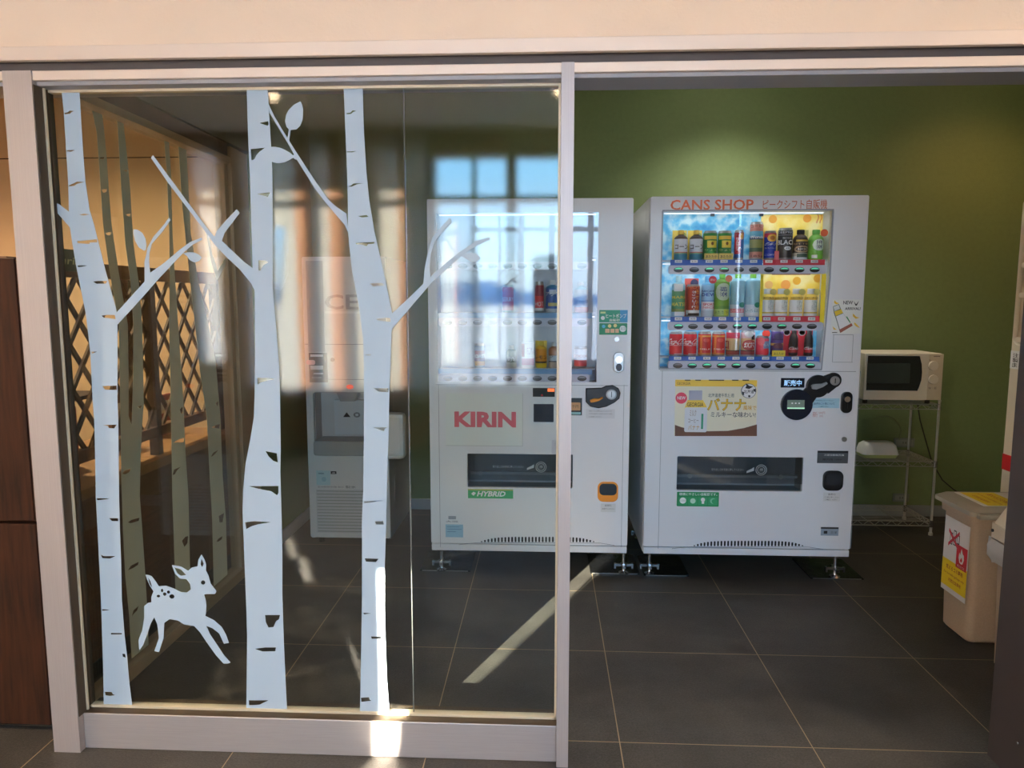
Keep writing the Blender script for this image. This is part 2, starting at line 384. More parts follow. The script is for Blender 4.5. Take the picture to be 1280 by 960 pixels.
# header beam over the partition and the opening
hd = MB()
hd.box(-2.6, 1.6, 2.012, 2.03, 2.042, 2.079, M('header_fascia', (222, 208, 196), .45, .3))
hd.box(-2.6, 1.6, 2.045, 2.19, 2.02, 2.079, M('header_groove', (84, 78, 78), .6, .2))
hd.box(-2.6, 1.6, 2.03, 2.046, 2.044, 2.079, MATS['header_groove'])
hd.box(-2.6, 1.6, 2.036, 2.05, 1.996, 2.022, M('header_fascia', (222, 208, 196), .45, .3))
hd.box(-2.6, 1.6, 2.05, 2.17, 1.985, 2.02, M('header_underside', (150, 150, 156), .5, .4))
struct(hd, 'trim_2', bevel=.002)

# windows behind the viewer: the wall with its openings, mullions, sill, sheer curtains, and the land outside
YW = -2.5
def mir(px, py): return onY(px, py, 2*YG-YW-.1)
openings = [(236, 274, 190, 455), (345, 383, 192, 487), (386, 426, 192, 487), (430, 453, 192, 487), (462, 506, 192, 487),
            (510, 632, 190, 487), (645, 775, 190, 487), (790, 885, 190, 487), (1038, 1047, 195, 470)]
PANEWALL = M('window_wall_paint', (150, 120, 100), .7)
MULL = M('grey_window_frame', (92, 96, 102), .5, .3)
loops = []
boxes = []
for a, b, t, s_ in openings:
    p = mir(a, t); q = mir(b, s_)
    if a == 345: p = (p[0]-.32, p[1])
    boxes.append((p[0], q[0], q[1], p[1]))
    loops.append([(p[0], q[1]), (q[0], q[1]), (q[0], p[1]), (p[0], p[1])])
w = plate('wall_window', [(-4.0, 0), (3.0, 0), (3.0, CH), (-4.0, CH)], loops, YW-.1, YW, PANEWALL, None); w['kind'] = 'structure'
for i, (x0, x1, z0, z1) in enumerate(boxes):
    mb = MB(); zt = 2.30
    mb.box(x0, x1, YW-.07, YW-.02, zt-.03, zt+.03, MULL)
    if i in (5, 6):
        for px in ((535, 591) if i == 5 else (708,)):
            x = mir(px, 300)[0]; mb.box(x-.02, x+.02, YW-.08, YW-.02, z0, z1, MULL)
    mb.box(x0, x1, YW-.09, YW-.0, z0, z0+.03, MULL)
    o = struct(mb, 'window_%d' % (i+1))
BROWN_SHEER = sheer_material('brown_drape', (.50, .27, .18), (.35, .2, .14))
def curtain(x0, x1, z0, z1, y, folds, amp, label, mat=None, lead=None, holes=(), name='curtain'):
    """a hanging sheet with soft folds; lead pulls its first edge aside by height, holes are gaps (x, z, half width, half height)"""
    mb = MB(); n = folds*8; rows = 48; vs = []; fs = []
    for j in range(rows+1):
        z = z0+(z1-z0)*j/rows; xa = x0
        if lead:
            for (za, oa), (zb, ob) in zip(lead, lead[1:]):
                if za <= z <= zb: xa = x0+oa+(ob-oa)*(z-za)/(zb-za)
        for i in range(n+1):
            u = i/n; x = xa+(x1-xa)*u; d = amp*math.sin(u*folds*2*math.pi)+amp*.4*math.sin(u*folds*4.7*math.pi+1)
            vs.append((x, y+d*(1-.2*j/rows), z))
    for j in range(rows):
        for i in range(n):
            q = (j*(n+1)+i, j*(n+1)+i+1, (j+1)*(n+1)+i+1, (j+1)*(n+1)+i)
            cx = sum(vs[k][0] for k in q)/4; cz = sum(vs[k][2] for k in q)/4
            if any(abs(cx-h[0]) < h[2] and abs(cz-h[1]) < h[3] for h in holes): continue
            fs.append(q)
    mb.raw(vs, fs, mat or SHEER)
    return tag(mb.build(name, smooth=True), label, 'curtain', 'window curtains')
THIN = sheer_material('added_voile', (.97, .99, 1.0), (.8, .8, .8), .97)
curtain(boxes[0][0]-.05, boxes[0][1]+.05, .5, 2.85, YW+.04, 3, .01, 'thin white voile added to stop the sun at the narrow furthest window', THIN)  # unseen sheet added so this opening shines without letting sun through
gx = -2.505                                             # the gap between two panels that lets one blade of sun through
curtain(gx, mir(370, 300)[0], .45, 2.86, YW+.09, 4, .012, 'white sheer curtain panel pulled aside at its leading edge', lead=[(0, -.01), (1.15, 0), (1.25, .02), (1.5, .082), (2.06, .118), (3, .118)])
xs = [mir(p, 300)[0] for p in (370, 386, 411, 428, 496, 507)]
curtain(xs[0]-.01, xs[1]+.01, .45, 2.86, YW+.07, 2, .012, 'brown drape beside the sunny gap', BROWN_SHEER)
curtain(xs[1], xs[2]+.01, .45, 2.86, YW+.09, 3, .015, 'white sheer curtain between the two broad brown drapes')
curtain(xs[2], xs[3]+.01, .45, 2.86, YW+.07, 2, .012, 'brown drape in the middle of the curtained windows', BROWN_SHEER)
curtain(xs[3], xs[4]+.02, .45, 2.86, YW+.09, 8, .02, 'wide white sheer curtain next to the added sun-blocking wall')
curtain(xs[4], xs[5]+.04, .45, 2.86, YW+.045, 2, .012, 'narrow brown drape next to the added sun-blocking wall', BROWN_SHEER)
curtain(-1.30, -1.08, .45, 2.86, YW+.09, 4, .02, 'narrow bunched white sheer curtain beside the broad window')
curtain(-2.90, gx, .45, 2.86, YW+.06, 14, .004, 'white sheer curtain panel left of the gap', holes=((-2.60, 1.02, .022, .05), (-2.645, .90, .018, .04)))
curtain(gx-.02, gx+.16, 2.04, 2.87, YW+.13, 2, .01, 'short white sheer strip added over the gap to cap the sun')  # unseen strip added to end the blade of sun at its top
struct(MB().box(-1.36, -1.26, -4.25, YW-.1, 0, 4.2, PANEWALL), 'sun_blocker_wall')  # unseen wall added outside to keep direct sun off the doorway
struct(MB().box(-4.1, 3.1, -4.3, YW-.1, 2.98, 3.1, PANEWALL), 'sun_blocker_eave')  # unseen overhang added to cut off the high sun
struct(MB().box(-300, 300, -320, -2.6, -.9, -.6, M('pale_open_ground', (136, 146, 152), .9, noise=.1, nscale=.3)), 'ground')
pr = MB().box(-.125, .21, -2.1, -1.9, 0, 1.76, M('dark_blocker', (44, 42, 46), .7)); struct(pr, 'reflection_blocker')  # unseen dark block added to mask window reflections, like the viewer's silhouette
mt = MB(); pts = [(-320, -1)]
for i in range(81):
    x = -320+8*i; pts.append((x, 4.5+3.0*math.sin(i*.23)+1.6*math.sin(i*.71+1)+.7*math.sin(i*1.9)))
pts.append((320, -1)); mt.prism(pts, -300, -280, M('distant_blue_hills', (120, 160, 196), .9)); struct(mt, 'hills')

# ------------------------------------------------------------------ lamps
def downlight(x, y, power, color, label, size=.07, spot=2.4):
    r = thing('ceiling_light', (x, y, CH-.03), label, 'light', 'recessed ceiling lights')
    MB().lathe(x, y, CH-.022, [(.052, 0), (.075, 0), (.075, .02), (.052, .02)], WHITE).build('rim', r, True)
    em = M('warm_lamp' if color[2] < .7 else 'neutral_lamp', tuple(int(255*c**(1/2.2)) for c in color), .5, emit=16)
    MB().lathe(x, y, CH-.075, [(.012, 0), (.032, .012), (.044, .035), (.046, .075)], em).build('lamp', r, True)
    d = bpy.data.lights.new('ceiling_lamp', 'SPOT'); d.energy = power; d.color = color; d.spot_size = spot; d.spot_blend = .8; d.shadow_soft_size = .05
    o = bpy.data.objects.new('ceiling_lamp', d); COL.objects.link(o); o.parent = r; o.location = (0, 0, -.06)
WARM = (1, .73, .46)
downlight(-2.0, -1.17, 90, WARM, 'warm ceiling downlight over the front of the glass screen')
downlight(.09, -1.17, 100, WARM, 'warm ceiling downlight in line with the opening')
downlight(-2.9, 1.2, 150, WARM, 'warm ceiling downlight near the wooden shelf end')
downlight(-2.7, 3.4, 190, WARM, 'warm ceiling downlight behind the wooden shelf')
downlight(1.9, .9, 60, WARM, 'warm ceiling downlight beyond the right jamb')
downlight(1.1, 4.12, 40, (1, .95, .82), 'pale ceiling downlight over the vending machines', spot=2.05)
downlight(2.6, 4.1, 12, (1, .5, .22), 'warm ceiling downlight over the wire rack')

# ------------------------------------------------------------------ the front glass partition with its vinyl forest
gp = thing('glass_partition', (-.72, 2.08, 0), 'tall glass screen in a brushed aluminium frame carrying three white birch decals', 'glass partition')
XL0, XL1, XR0, XR1 = -1.515, -1.432, .035, .070
MB().box(XL0, XL1, 2.034, 2.116, 0, 1.996, ALU_V).box(XL0, XL1, 2.030, 2.036, 0, 2.021, ALU_V).build('stile', gp)
MB().box(XR0, XR1, 2.034, 2.15, 0, 1.996, ALU_V).box(XR0, XR1, 2.030, 2.036, 0, 2.021, ALU_V).build('stile', gp)
MB().box(XL1, XR0, 2.055, 2.145, 0, .115, ALU).build('bottom_rail', gp, bevel=.002)
bead = MB(); BD = M('pale_glazing_bead', (214, 204, 180), .4, .3)
bead.box(XL1, XL1+.004, YG-.012, YG+.012, .115, 1.985, BRONZE).box(XL1+.001, XL1+.0075, 2.0695, 2.0755, .118, 1.985, BD)
bead.box(XR0-.006, XR0, YG-.012, YG+.012, .115, 1.985, BD)
bead.box(XL1, XR0, YG-.012, YG+.012, .115, .123, BD).box(XL1, XR0, YG-.010, YG+.010, 1.978, 1.985, BD)
bead.build('glazing_bead', gp)
lin_ = MB().box(XL1, XL1+.002, 2.0345, 2.087, .115, 1.985, BRONZE).box(XL1, XR0, 2.058, 2.087, .115, .1165, BRONZE).box(XL1, XR0, 2.112, 2.144, .115, .1165, BRONZE); lin_.build('dark_reflection_strip', gp)  # dark reflections on the aluminium reveal and ledge, put in as brown strips
XJ = -.405
MB().box(XL1+.005, XJ-.0015, YG-.004, YG+.004, .121, 1.981, GLASS).build('glass_pane', gp, label='wide clear glass pane left of the joint')
MB().box(XJ+.0015, XR0-.004, YG-.004, YG+.004, .121, 1.981, GLASS).build('glass_pane', gp, label='narrow clear glass pane right of the joint')
MB().box(XJ-.0011, XJ+.0011, YG-.0038, YG+.0038, .121, 1.981, M('silicone_joint', (92, 100, 100), .6)).build('joint', gp)
YD0, YD1 = YG-.0052, YG-.0042
def decal(name, outlines, label, mat=DECAL, Y=None, parent=None):
    """outlines: list of (outline, holes) in photo pixels, all on the glass"""
    f = lambda pts: polyY(pts, YD1)
    outlines = [(o_, [inset(h, o_) for h in hs]) for o_, hs in outlines]
    first = None
    for k, (o_, hs) in enumerate(outlines):
        d = plate(name, f(o_), [f(h) for h in hs], YD0-.0002*k, YD1-.0002*k, mat, gp if first is None else first)
        if first is None: first = d; d['label'] = label
        else: d.name = 'decal_branch'
    return first
def inside(p, loop):
    c = False; n = len(loop)
    for i in range(n):
        (x0, y0), (x1, y1) = loop[i], loop[i-1]
        if (y0 > p[1]) != (y1 > p[1]) and p[0] < (x1-x0)*(p[1]-y0)/(y1-y0)+x0: c = not c
    return c
def inset(h, loop):
    """pull the points of a bark slit just inside the outline of its trunk"""
    c = (sum(p[0] for p in h)/len(h), sum(p[1] for p in h)/len(h)); out = []
    for p in h:
        k = 1.0; d = math.hypot(p[0]-c[0], p[1]-c[1]) or 1
        ok = lambda k: all(inside((c[0]+(p[0]-c[0])*k+e_, p[1]*k+c[1]*(1-k)), loop) for e_ in (-.6, .6))
        while k > .1 and not ok(k): k -= .04
        out.append((c[0]+(p[0]-c[0])*k, c[1]+(p[1]-c[1])*k))
    return out
def z4(pts, ox, oy, s): return [(ox+x/s, oy+y/s) for x, y in pts]
t1_left = [(75, 93), (80, 140), (83, 190), (85.5, 228), (86.5, 268), (87.5, 283), (90, 300), (95, 330), (101, 360), (107, 390), (109, 405), (113, 440), (116, 500), (118, 525), (119, 560), (120, 620), (122, 660), (124, 700), (126, 740), (127, 765), (128, 800), (129, 830), (130, 885)]
t1_right = [(98, 93), (101, 140), (104, 190), (107, 228), (112, 262), (117.5, 280), (123, 302), (130, 330), (138, 360), (145, 385), (147, 398), (147, 440), (147, 500), (148, 525), (148.5, 570), (149, 620), (150, 660), (151.5, 700), (152.5, 750), (156, 795), (159, 820), (162, 855), (166, 886)]
t1_holes = [z4(p, 0, 40, 4) for p in (
    [(322, 405), (340, 402), (348, 393), (370, 395), (358, 402), (350, 410), (325, 412)], [(328, 590), (375, 590), (355, 599), (330, 596)],
    [(342, 768), (370, 756), (385, 748), (423, 750), (385, 760), (372, 770), (345, 772)], [(395, 913), (420, 908), (450, 912), (420, 918)])]
t1_holes += [z4(p, 0, 280, 4) for p in (
    [(386, 85), (410, 84), (486, 76), (488, 92), (450, 92), (448, 100), (388, 96)], [(388, 207), (437, 207), (410, 214), (390, 216)],
    [(465, 288), (490, 284), (538, 285), (530, 298), (485, 299)], [(508, 458), (540, 454), (575, 455), (579, 476), (540, 470), (518, 468)],
    [(456, 638), (486, 638), (462, 648)], [(512, 810), (584, 808), (584, 830), (526, 828)])]
t1_holes += [z4(p, 0, 520, 4) for p in (
    [(515, 45), (584, 43), (572, 62), (545, 60), (540, 50)], [(484, 410), (552, 412), (515, 418), (487, 421)], [(545, 510), (591, 511), (592, 526), (560, 525)],
    [(504, 692), (520, 700), (578, 700), (550, 712), (512, 710)])]
t1_holes += [z4(p, 0, 720, 4) for p in (
    [(510, 165), (552, 168), (530, 172), (512, 174)], [(555, 284), (610, 285), (610, 291), (556, 292)], [(612, 388), (626, 389), (630, 408), (615, 404)],
    [(525, 578), (560, 580), (565, 590), (578, 596), (550, 599), (528, 596)])]
b1l = [(62.5, 249), (75, 256), (88, 266), (89, 286), (78, 273), (64.5, 258.5)]
b1r = [(145.5, 391), (181, 352), (181, 327), (183.5, 317), (184.5, 310), (192, 296), (206, 280), (211.5, 272), (213.5, 275), (203, 290), (190, 305), (187, 316), (186.5, 327), (188, 341),
       (205, 329), (225, 312), (238, 302.5), (252, 297), (253, 299.5), (241, 306), (230, 315.5), (200, 347), (170, 381), (146, 407)]
leaf1 = [(180.5, 313.5), (174, 309.5), (169, 301), (167, 292), (167.2, 286.5), (172, 287), (178, 291), (182, 298), (183.3, 306), (182.5, 312)]
leaf1b = [(229, 316.8), (236, 315.3), (243, 315.6), (249, 318.3), (252.5, 322), (249, 326.5), (243, 328), (238, 325.5), (234, 320)]
decal('birch_decal', [(t1_left + t1_right[::-1], t1_holes), (b1l, []), (b1r, []), (leaf1, []), (leaf1b, [])],
      'white birch decal with a twig of small leaves, beside the left stile')
t2_left = [(308, 91), (310, 165), (313, 235), (314.5, 290), (316, 335), (317, 350), (318.5, 364), (319, 440), (318.5, 490), (317.5, 521), (313, 549), (307, 580), (304, 615), (303.4, 640), (306, 709), (308, 760), (309, 795), (308.5, 850), (308, 888)]
t2_right = [(333.6, 91), (336, 134), (339, 182), (340.5, 213), (341, 270), (341, 360), (345.6, 414), (349, 458), (350, 490), (351, 562), (350.5, 589), (352, 640), (353, 690), (353, 743), (355, 805), (357, 850), (359, 889)]
def c5(p): return z4(p, 280, 60, 4.571)
def c6(p): return z4(p, 280, 250, 4.571)
def c7(p): return z4(p, 280, 440, 4.571)
def c8(p): return z4(p, 280, 640, 2.909)
t2_holes = [c5([(203, 429), (252, 418), (256, 436), (250, 445), (225, 436)]), c5([(153, 578), (235, 570), (205, 592), (187, 610), (175, 636), (158, 642)]),
            c5([(188, 833), (265, 825), (252, 852), (220, 843)]), c6([(197, 344), (235, 345), (256, 355), (225, 375), (210, 402), (198, 404)]),
            c7([(190, 147), (250, 147), (292, 153), (250, 163), (215, 172), (192, 186)]), c7([(238, 566), (302, 578), (308, 630), (282, 622), (255, 596)]),
            c7([(143, 766), (312, 765), (312, 805), (303, 818), (270, 795), (200, 782)]), c8([(76, 37), (110, 33), (172, 37), (125, 44), (98, 52), (82, 62)]),
            c8([(149, 374), (204, 374), (200, 390), (190, 396), (180, 418), (162, 420), (152, 400)]), c8([(111, 497), (150, 492), (189, 492), (187, 506), (140, 507)]),
            c8([(90, 684), (163, 684), (130, 700), (92, 703)])]
b2l = [(189, 197.5), (191.5, 194), (210, 219), (230, 246), (250, 273), (263, 290), (268.5, 296), (271, 289), (284, 274), (296, 261.5), (300, 266), (291, 278), (281, 291), (277.5, 301), (290, 313), (305, 327), (318.5, 337),
       (319, 364), (314, 354), (300, 337), (285, 323), (268, 305), (252, 283), (232, 257), (210, 228)]
leaf2 = c5([(266, 566), (290, 565), (320, 570), (345, 580), (380, 600), (405, 622), (375, 640), (345, 654), (310, 659), (285, 655), (266, 645)])
decal('birch_decal', [(t2_left + t2_right[::-1], t2_holes), (b2l, []), (leaf2, [])],
      'white birch decal with a wavy trunk and a long forked branch, beside the fawn')
t3_left = [(429, 91), (432, 169), (434, 213), (435, 257), (435, 287), (437, 310), (440, 337), (448.5, 381), (454, 425), (455, 460), (455, 549), (454, 615), (452.6, 650), (452.6, 743), (451, 846), (450, 892)]
t3_right = [(453, 91), (455, 165), (458, 213), (461.6, 250), (468, 289), (478, 333), (490, 390), (491, 402), (489.5, 415), (488, 460), (487, 482), (485.6, 550), (483.5, 615), (483, 650), (481, 709), (481, 771), (483.5, 846), (487, 893)]
t3_holes = [c5([(700, 372), (722, 370), (735, 356), (756, 360), (740, 366), (725, 378), (702, 379)]), c5([(697, 590), (720, 592), (758, 588), (735, 596), (700, 597)]),
            c5([(708, 790), (725, 786), (740, 774), (800, 773), (760, 779), (730, 793)]), c6([(765, 92), (815, 86), (826, 96), (790, 100)]),
            c6([(752, 245), (860, 240), (858, 250), (825, 252), (815, 264), (790, 256), (755, 253)]), c6([(832, 476), (905, 474), (918, 488), (870, 492), (855, 496)]),
            c6([(868, 678), (930, 672), (952, 676), (952, 696), (920, 694), (880, 688)]), c6([(808, 883), (838, 880), (840, 888), (815, 889)]),
            c7([(850, 206), (940, 207), (940, 230), (880, 226), (868, 213)]), c7([(850, 431), (934, 430), (918, 438), (915, 452), (895, 446), (870, 436)]),
            c7([(800, 852), (876, 850), (850, 858), (802, 864)]), c8([(549, 33), (580, 33), (582, 45), (552, 45)]), c8([(512, 168), (562, 170), (552, 182), (516, 180)]),
            c8([(506, 366), (537, 368), (510, 372)]), c8([(535, 452), (572, 453), (572, 460), (537, 461)]), c8([(498, 675), (528, 673), (530, 682), (538, 686), (500, 690)])]
b3l = [(335.8, 130), (343, 145), (352, 160.6), (371, 191), (394, 226), (411, 250), (420, 258), (433, 267), (436, 292), (431, 281), (420, 268.5), (407, 253), (394, 236), (372, 201), (361, 181), (352, 166), (337, 141)]
leaf3 = c5([(438, 305), (448, 328), (453, 355), (450, 410), (436, 445), (415, 465), (382, 469), (373, 530), (362, 522), (371, 465), (357, 450), (350, 420), (355, 385), (370, 355), (400, 325)])
leaf3b = c5([(405, 604), (420, 620), (412, 640), (388, 622)])
b3r = [(489, 393), (511, 372.5), (542.5, 342), (560, 326.8), (575, 315), (595, 301), (612, 296), (612.5, 299.5), (595, 307.5), (575, 321), (560, 335), (540, 353), (512, 385.6), (489.5, 412)]
b3u = [(529, 357), (531, 335), (535, 315), (541, 296), (551, 284), (562.5, 272.5), (564.5, 277), (553, 290), (543.5, 302), (539, 316), (537, 332), (538, 348)]
leaf3c = [(576, 319.5), (581, 316.6), (588, 315.8), (596, 317.5), (601, 322.5), (596, 327), (589, 327.8), (583, 324)]
decal('birch_decal', [(t3_left + t3_right[::-1], t3_holes), (b3l, []), (leaf3, []), (leaf3b, []), (b3r, []), (b3u, []), (leaf3c, [])],
      'white birch decal with branches to both sides, beside the glass joint')
fawn = z4([(1008, 692), (1022, 715), (1031, 742), (1030, 772), (1043, 797), (1055, 840), (1070, 858), (1083, 874), (1076, 889), (1030, 890), (1021, 893), (1028, 915), (1033, 945), (1030, 985), (1027, 999),
           (1070, 1020), (1110, 1055), (1130, 1092), (1145, 1134), (1120, 1138), (1096, 1086), (1062, 1060), (1032, 1049), (1050, 1090), (1090, 1150), (1120, 1195), (1153, 1232), (1140, 1237), (1118, 1237), (1080, 1195), (1030, 1125), (1000, 1080), (972, 1050),
           (920, 1041), (890, 1022), (850, 1015), (822, 1034), (818, 1110), (796, 1180), (772, 1175), (795, 1110), (787, 1040), (772, 1006), (755, 1036), (737, 1090), (717, 1145), (697, 1171), (693, 1120), (712, 1070), (722, 1010), (722, 950), (740, 934), (757, 931),
           (757, 905), (768, 876), (750, 848), (735, 815), (728, 793), (745, 795), (758, 800), (776, 822), (795, 851), (830, 848), (870, 862), (905, 879), (935, 882), (955, 866), (951, 840), (933, 815), (902, 813), (876, 788), (860, 745), (905, 752), (941, 773), (960, 757), (988, 752), (993, 717)], 0, 520, 4)
fawn_h = [z4(p, 0, 520, 4) for p in (circ(1016, 832, 11, 11, 12), [(872, 756), (905, 766), (931, 794), (905, 799), (886, 784)], [(1008, 712), (1019, 738), (1012, 756), (1003, 742)],
          [(740, 805), (752, 824), (762, 858), (750, 842)], circ(811, 872, 6, 9, 8), circ(824, 890, 9, 9, 10), circ(843, 880, 8, 8, 10), circ(860, 902, 13, 11, 12), circ(793, 900, 9, 7, 8))]
decal('fawn_decal', [(fawn, fawn_h)], 'white leaping fawn decal with dark spots')

# ------------------------------------------------------------------ the side glass partition
sp_ = thing('glass_partition', (XS, 2.9, 0), 'glass side screen with sage green tree decals, running back towards the ice dispenser', 'glass partition')
Y0, Y1 = 2.16, 3.46
PALEP = M('pale_bronze_post', (172, 152, 124), .45, .3)
MB().box(XS-.05, -1.505, 2.157, 2.20, 0, 2.10, BRONZE).build('post', sp_, bevel=.003)
pp = MB().box(XS-.035, XS+.02, 3.46, 3.50, 0, 2.12, PALEP).box(XS-.035, XS+.035, 3.505, 3.60, 0, 2.12, PALEP).box(XS-.035, XS+.028, 3.60, 3.715, 0, 2.12, PALEP)
pp.build('post', sp_, bevel=.003)
MB().box(XS-.035, XS+.04, 2.20, 3.46, 2.06, 2.123, BRONZE).box(XS-.03, XS+.05, 2.20, 3.46, 2.03, 2.06, PALEP).build('head_rail', sp_, bevel=.002)
MB().box(XS-.035, XS+.035, 2.20, 3.46, 0, .05, PALEP).build('bottom_rail', sp_, bevel=.002)
MB().box(XS-.004, XS+.004, 2.20, 3.46, .05, 2.03, GLASS_S).build('glass_pane', sp_)
def sdecal(pts, holes=()):
    f = lambda p: [(y, min(max(z, .052), 2.028)) for y, z in (onX(px, py, XS) for px, py in p)]
    holes = [inset(h, pts) for h in holes]
    return plate('birch_decal', f(pts), [f(h) for h in holes], XS+.0045, XS+.0055, DECAL2, sp_, axis='x')
sdecal([(112, 118), (119, 165), (121, 190), (124, 235), (127, 280), (135, 337), (141, 372), (147, 405), (149, 520), (150, 600), (152, 660), (155, 720), (160, 770), (163, 823),
        (184, 806), (183, 770), (180, 720), (176, 660), (173, 620), (174, 575), (176, 530), (178, 505), (176, 405), (172, 355), (165, 305), (161, 235), (156, 185), (152, 142),
        (144, 138), (147, 185), (150, 235), (155, 305), (162, 355), (165, 405), (165, 470), (163, 532), (159, 520), (159, 470), (158, 405), (152, 372), (146, 337), (137.5, 280), (134, 235), (131, 190), (128, 160), (125, 126)],
       [[(151, 592), (154, 588), (162, 586), (160, 590), (155, 593)], [(158, 653), (162, 650), (173, 647), (172, 651), (162, 654)], [(158, 713), (162, 707), (172, 702), (171, 706), (165, 710)], [(163, 771), (165, 763), (172, 757), (170, 763), (166, 767)],
        [(122.5, 197), (129, 196), (128, 199), (124, 199)], [(125, 237), (132, 236), (131, 240), (127, 241)], [(130, 291), (137, 290), (136, 294), (132, 294)], [(152, 213), (158, 212), (157, 215)], [(155, 268), (161.5, 267), (160, 271)], [(162, 452), (167, 451), (166, 455)], [(170, 508), (176, 507), (174, 511)]])
sdecal([(203, 164), (207, 215), (210, 290), (211, 345), (210, 405), (212, 505), (213, 560), (214, 620), (217, 707), (219, 768), (238, 751), (236, 707), (234, 620), (230, 560), (228, 505), (221, 405), (217, 345), (214, 290), (212, 215), (209, 167)],
       [[(215, 553), (222, 549), (229, 547), (228, 553), (221, 553)], [(214, 594), (216, 587), (225, 583), (220, 588), (217, 593)], [(226, 676), (230, 671), (234, 670), (233, 679), (229, 684)], [(223, 512), (227, 508), (227, 517), (225, 517)]])
sdecal([(221, 173), (226, 252), (230, 292), (236, 350), (244, 420), (249, 467), (257, 520), (261, 595), (264, 650), (266, 733), (283, 718), (281, 650), (277, 595), (274, 520), (268, 450), (258, 400), (246, 350), (237, 292), (235, 252), (231, 178)],
       [[(263, 534), (269, 531), (274, 530), (273, 536), (266, 535)], [(262, 571), (265, 566), (272, 562), (269, 566), (265, 570)], [(272, 645), (279, 641), (277, 653), (273, 653)], [(269, 677), (272, 673), (277, 670), (276, 674), (272, 677)], [(268, 504), (272, 501), (271, 509)]])
sdecal([(256, 290), (263, 330), (270, 350), (292, 312), (291, 305), (271, 338), (264, 318), (258, 285)])

# ------------------------------------------------------------------ wooden shelf unit outside the side screen
ds = thing('display_shelf', (-1.9, 2.9, 0), 'dark stained wooden display shelf with a lattice back, left of the glass screens', 'shelf')
DX0, DX1 = -2.20, -1.66
MB().box(-2.35, -1.599, 2.135, 2.165, .02, .69, WOOD).box(-1.599, -1.588, 2.139, 2.155, .02, .69, WOOD3).build('side_panel', ds, bevel=.003)
MB().box(-2.35, -1.601, 2.135, 2.165, .70, 1.515, WOOD).box(-1.601, -1.590, 2.139, 2.155, .70, 1.512, WOOD3).build('side_panel', ds, bevel=.003)
MB().box(DX0, DX1, 2.22, 3.70, .06, .68, WOOD2).build('base_box', ds, bevel=.004)
MB().box(DX0-.01, DX1+.02, 2.21, 3.71, .68, .72, M('pale_wood_edge', (150, 112, 72), .55, noise=.15, nscale=12)).build('shelf_board', ds, bevel=.003)
MB().box(DX0, DX1, 2.22, 3.70, 0, .06, BLACK).build('plinth', ds)
MB().box(DX0, DX0+.04, 3.68, 3.72, .72, 1.50, WOOD).build('corner_post', ds, bevel=.003)
lp = MB(); LX = -1.70
LZ0, LZ1, LY0, LY1 = .84, 1.47, 2.24, 3.66
for sgn in (1, -1):
    k = -8.0
    for i in range(60):
        c = LY0-1.2+i*.128; pts = []
        for z in (LZ0, LZ1):
            pts.append((c+sgn*(z-LZ0)*.78+(0 if sgn > 0 else .5), z))
        (ya, za), (yb, zb) = pts
        def clip(y): return za+(zb-za)*(y-ya)/(yb-ya)
        if max(ya, yb) < LY0 or min(ya, yb) > LY1: continue
        A, B = (ya, za), (yb, zb)
        if A[0] > B[0]: A, B = B, A
        if A[0] < LY0: A = (LY0, clip(LY0))
        if B[0] > LY1: B = (LY1, clip(LY1))
        if B[0]-A[0] < .02: continue
        d = .0085; x0 = LX+(.006 if sgn > 0 else -.006)
        nx, nz = -(B[1]-A[1]), (B[0]-A[0]); L = math.hypot(nx, nz); nx, nz = nx/L*d, nz/L*d
        lp.prism([(A[0]+nx, A[1]+nz), (B[0]+nx, B[1]+nz), (B[0]-nx, B[1]-nz), (A[0]-nx, A[1]-nz)], x0-.005, x0+.005, LATW, 'x')
lp.build('lattice_panel', ds)
fr = MB(); fr.box(LX-.02, LX+.02, 2.21, 3.68, 1.47, 1.525, WOOD2).box(LX-.02, LX+.02, 2.21, 3.68, .80, .845, WOOD2)
fr.box(LX-.02, LX+.02, 2.21, 2.25, .72, 1.50, WOOD2).box(LX-.02, LX+.02, 3.64, 3.68, .72, 1.50, WOOD).box(LX-.02, LX+.02, 3.02, 3.06, .72, 1.50, LATW)
fr.build('lattice_frame', ds, bevel=.002)
MB().box(DX0, LX-.025, 2.22, 2.75, 1.02, 1.035, WOOD).build('shelf_board', ds)
sg = MB(); a = onX(50, 308, LX+.03); b = onX(104, 340, LX+.03); SGN = M('dark_green_sign', (58, 70, 44), .5)
sg.box(LX+.024, LX+.034, a[0], b[0], b[1], a[1], SGN); ta = onX(52, 318, LX+.03); tb = onX(104, 332, LX+.03)
sg.text('Tourist', ta[0], tb[0], tb[1], ta[1], LX+.0348, flat((196, 196, 150)), .01, .2, 'x')
sg.build('sign_board', ds, label='small dark green sign with pale lettering')
cols = [((196, 120, 40), 2.42, 1.04, .30), ((120, 140, 160), 2.60, 1.04, .27), ((206, 130, 46), 2.52, .725, .26), ((150, 46, 36), 2.72, .725, .24), ((112, 74, 40), 3.10, .725, .25), ((168, 60, 48), 3.46, .725, .2)]
for k, (c, y, z, h) in enumerate(cols):
    lf = MB().box(-1.90, -1.886, y-.075, y+.075, z, z+h, flat(c)).box(-1.886, -1.8855, y-.055, y+.055, z+h*.55, z+h*.85, flat((224, 214, 190))).build('leaflet')
    tag(lf, ['orange leaflet on the upper board of the lattice shelf', 'grey blue leaflet on the upper board of the lattice shelf', 'amber leaflet low behind the lattice by the front post',
             'dark red leaflet low behind the lattice', 'brown leaflet low behind the middle of the lattice', 'faded red leaflet low behind the far lattice'][k], 'leaflet', 'leaflets on the lattice shelf')

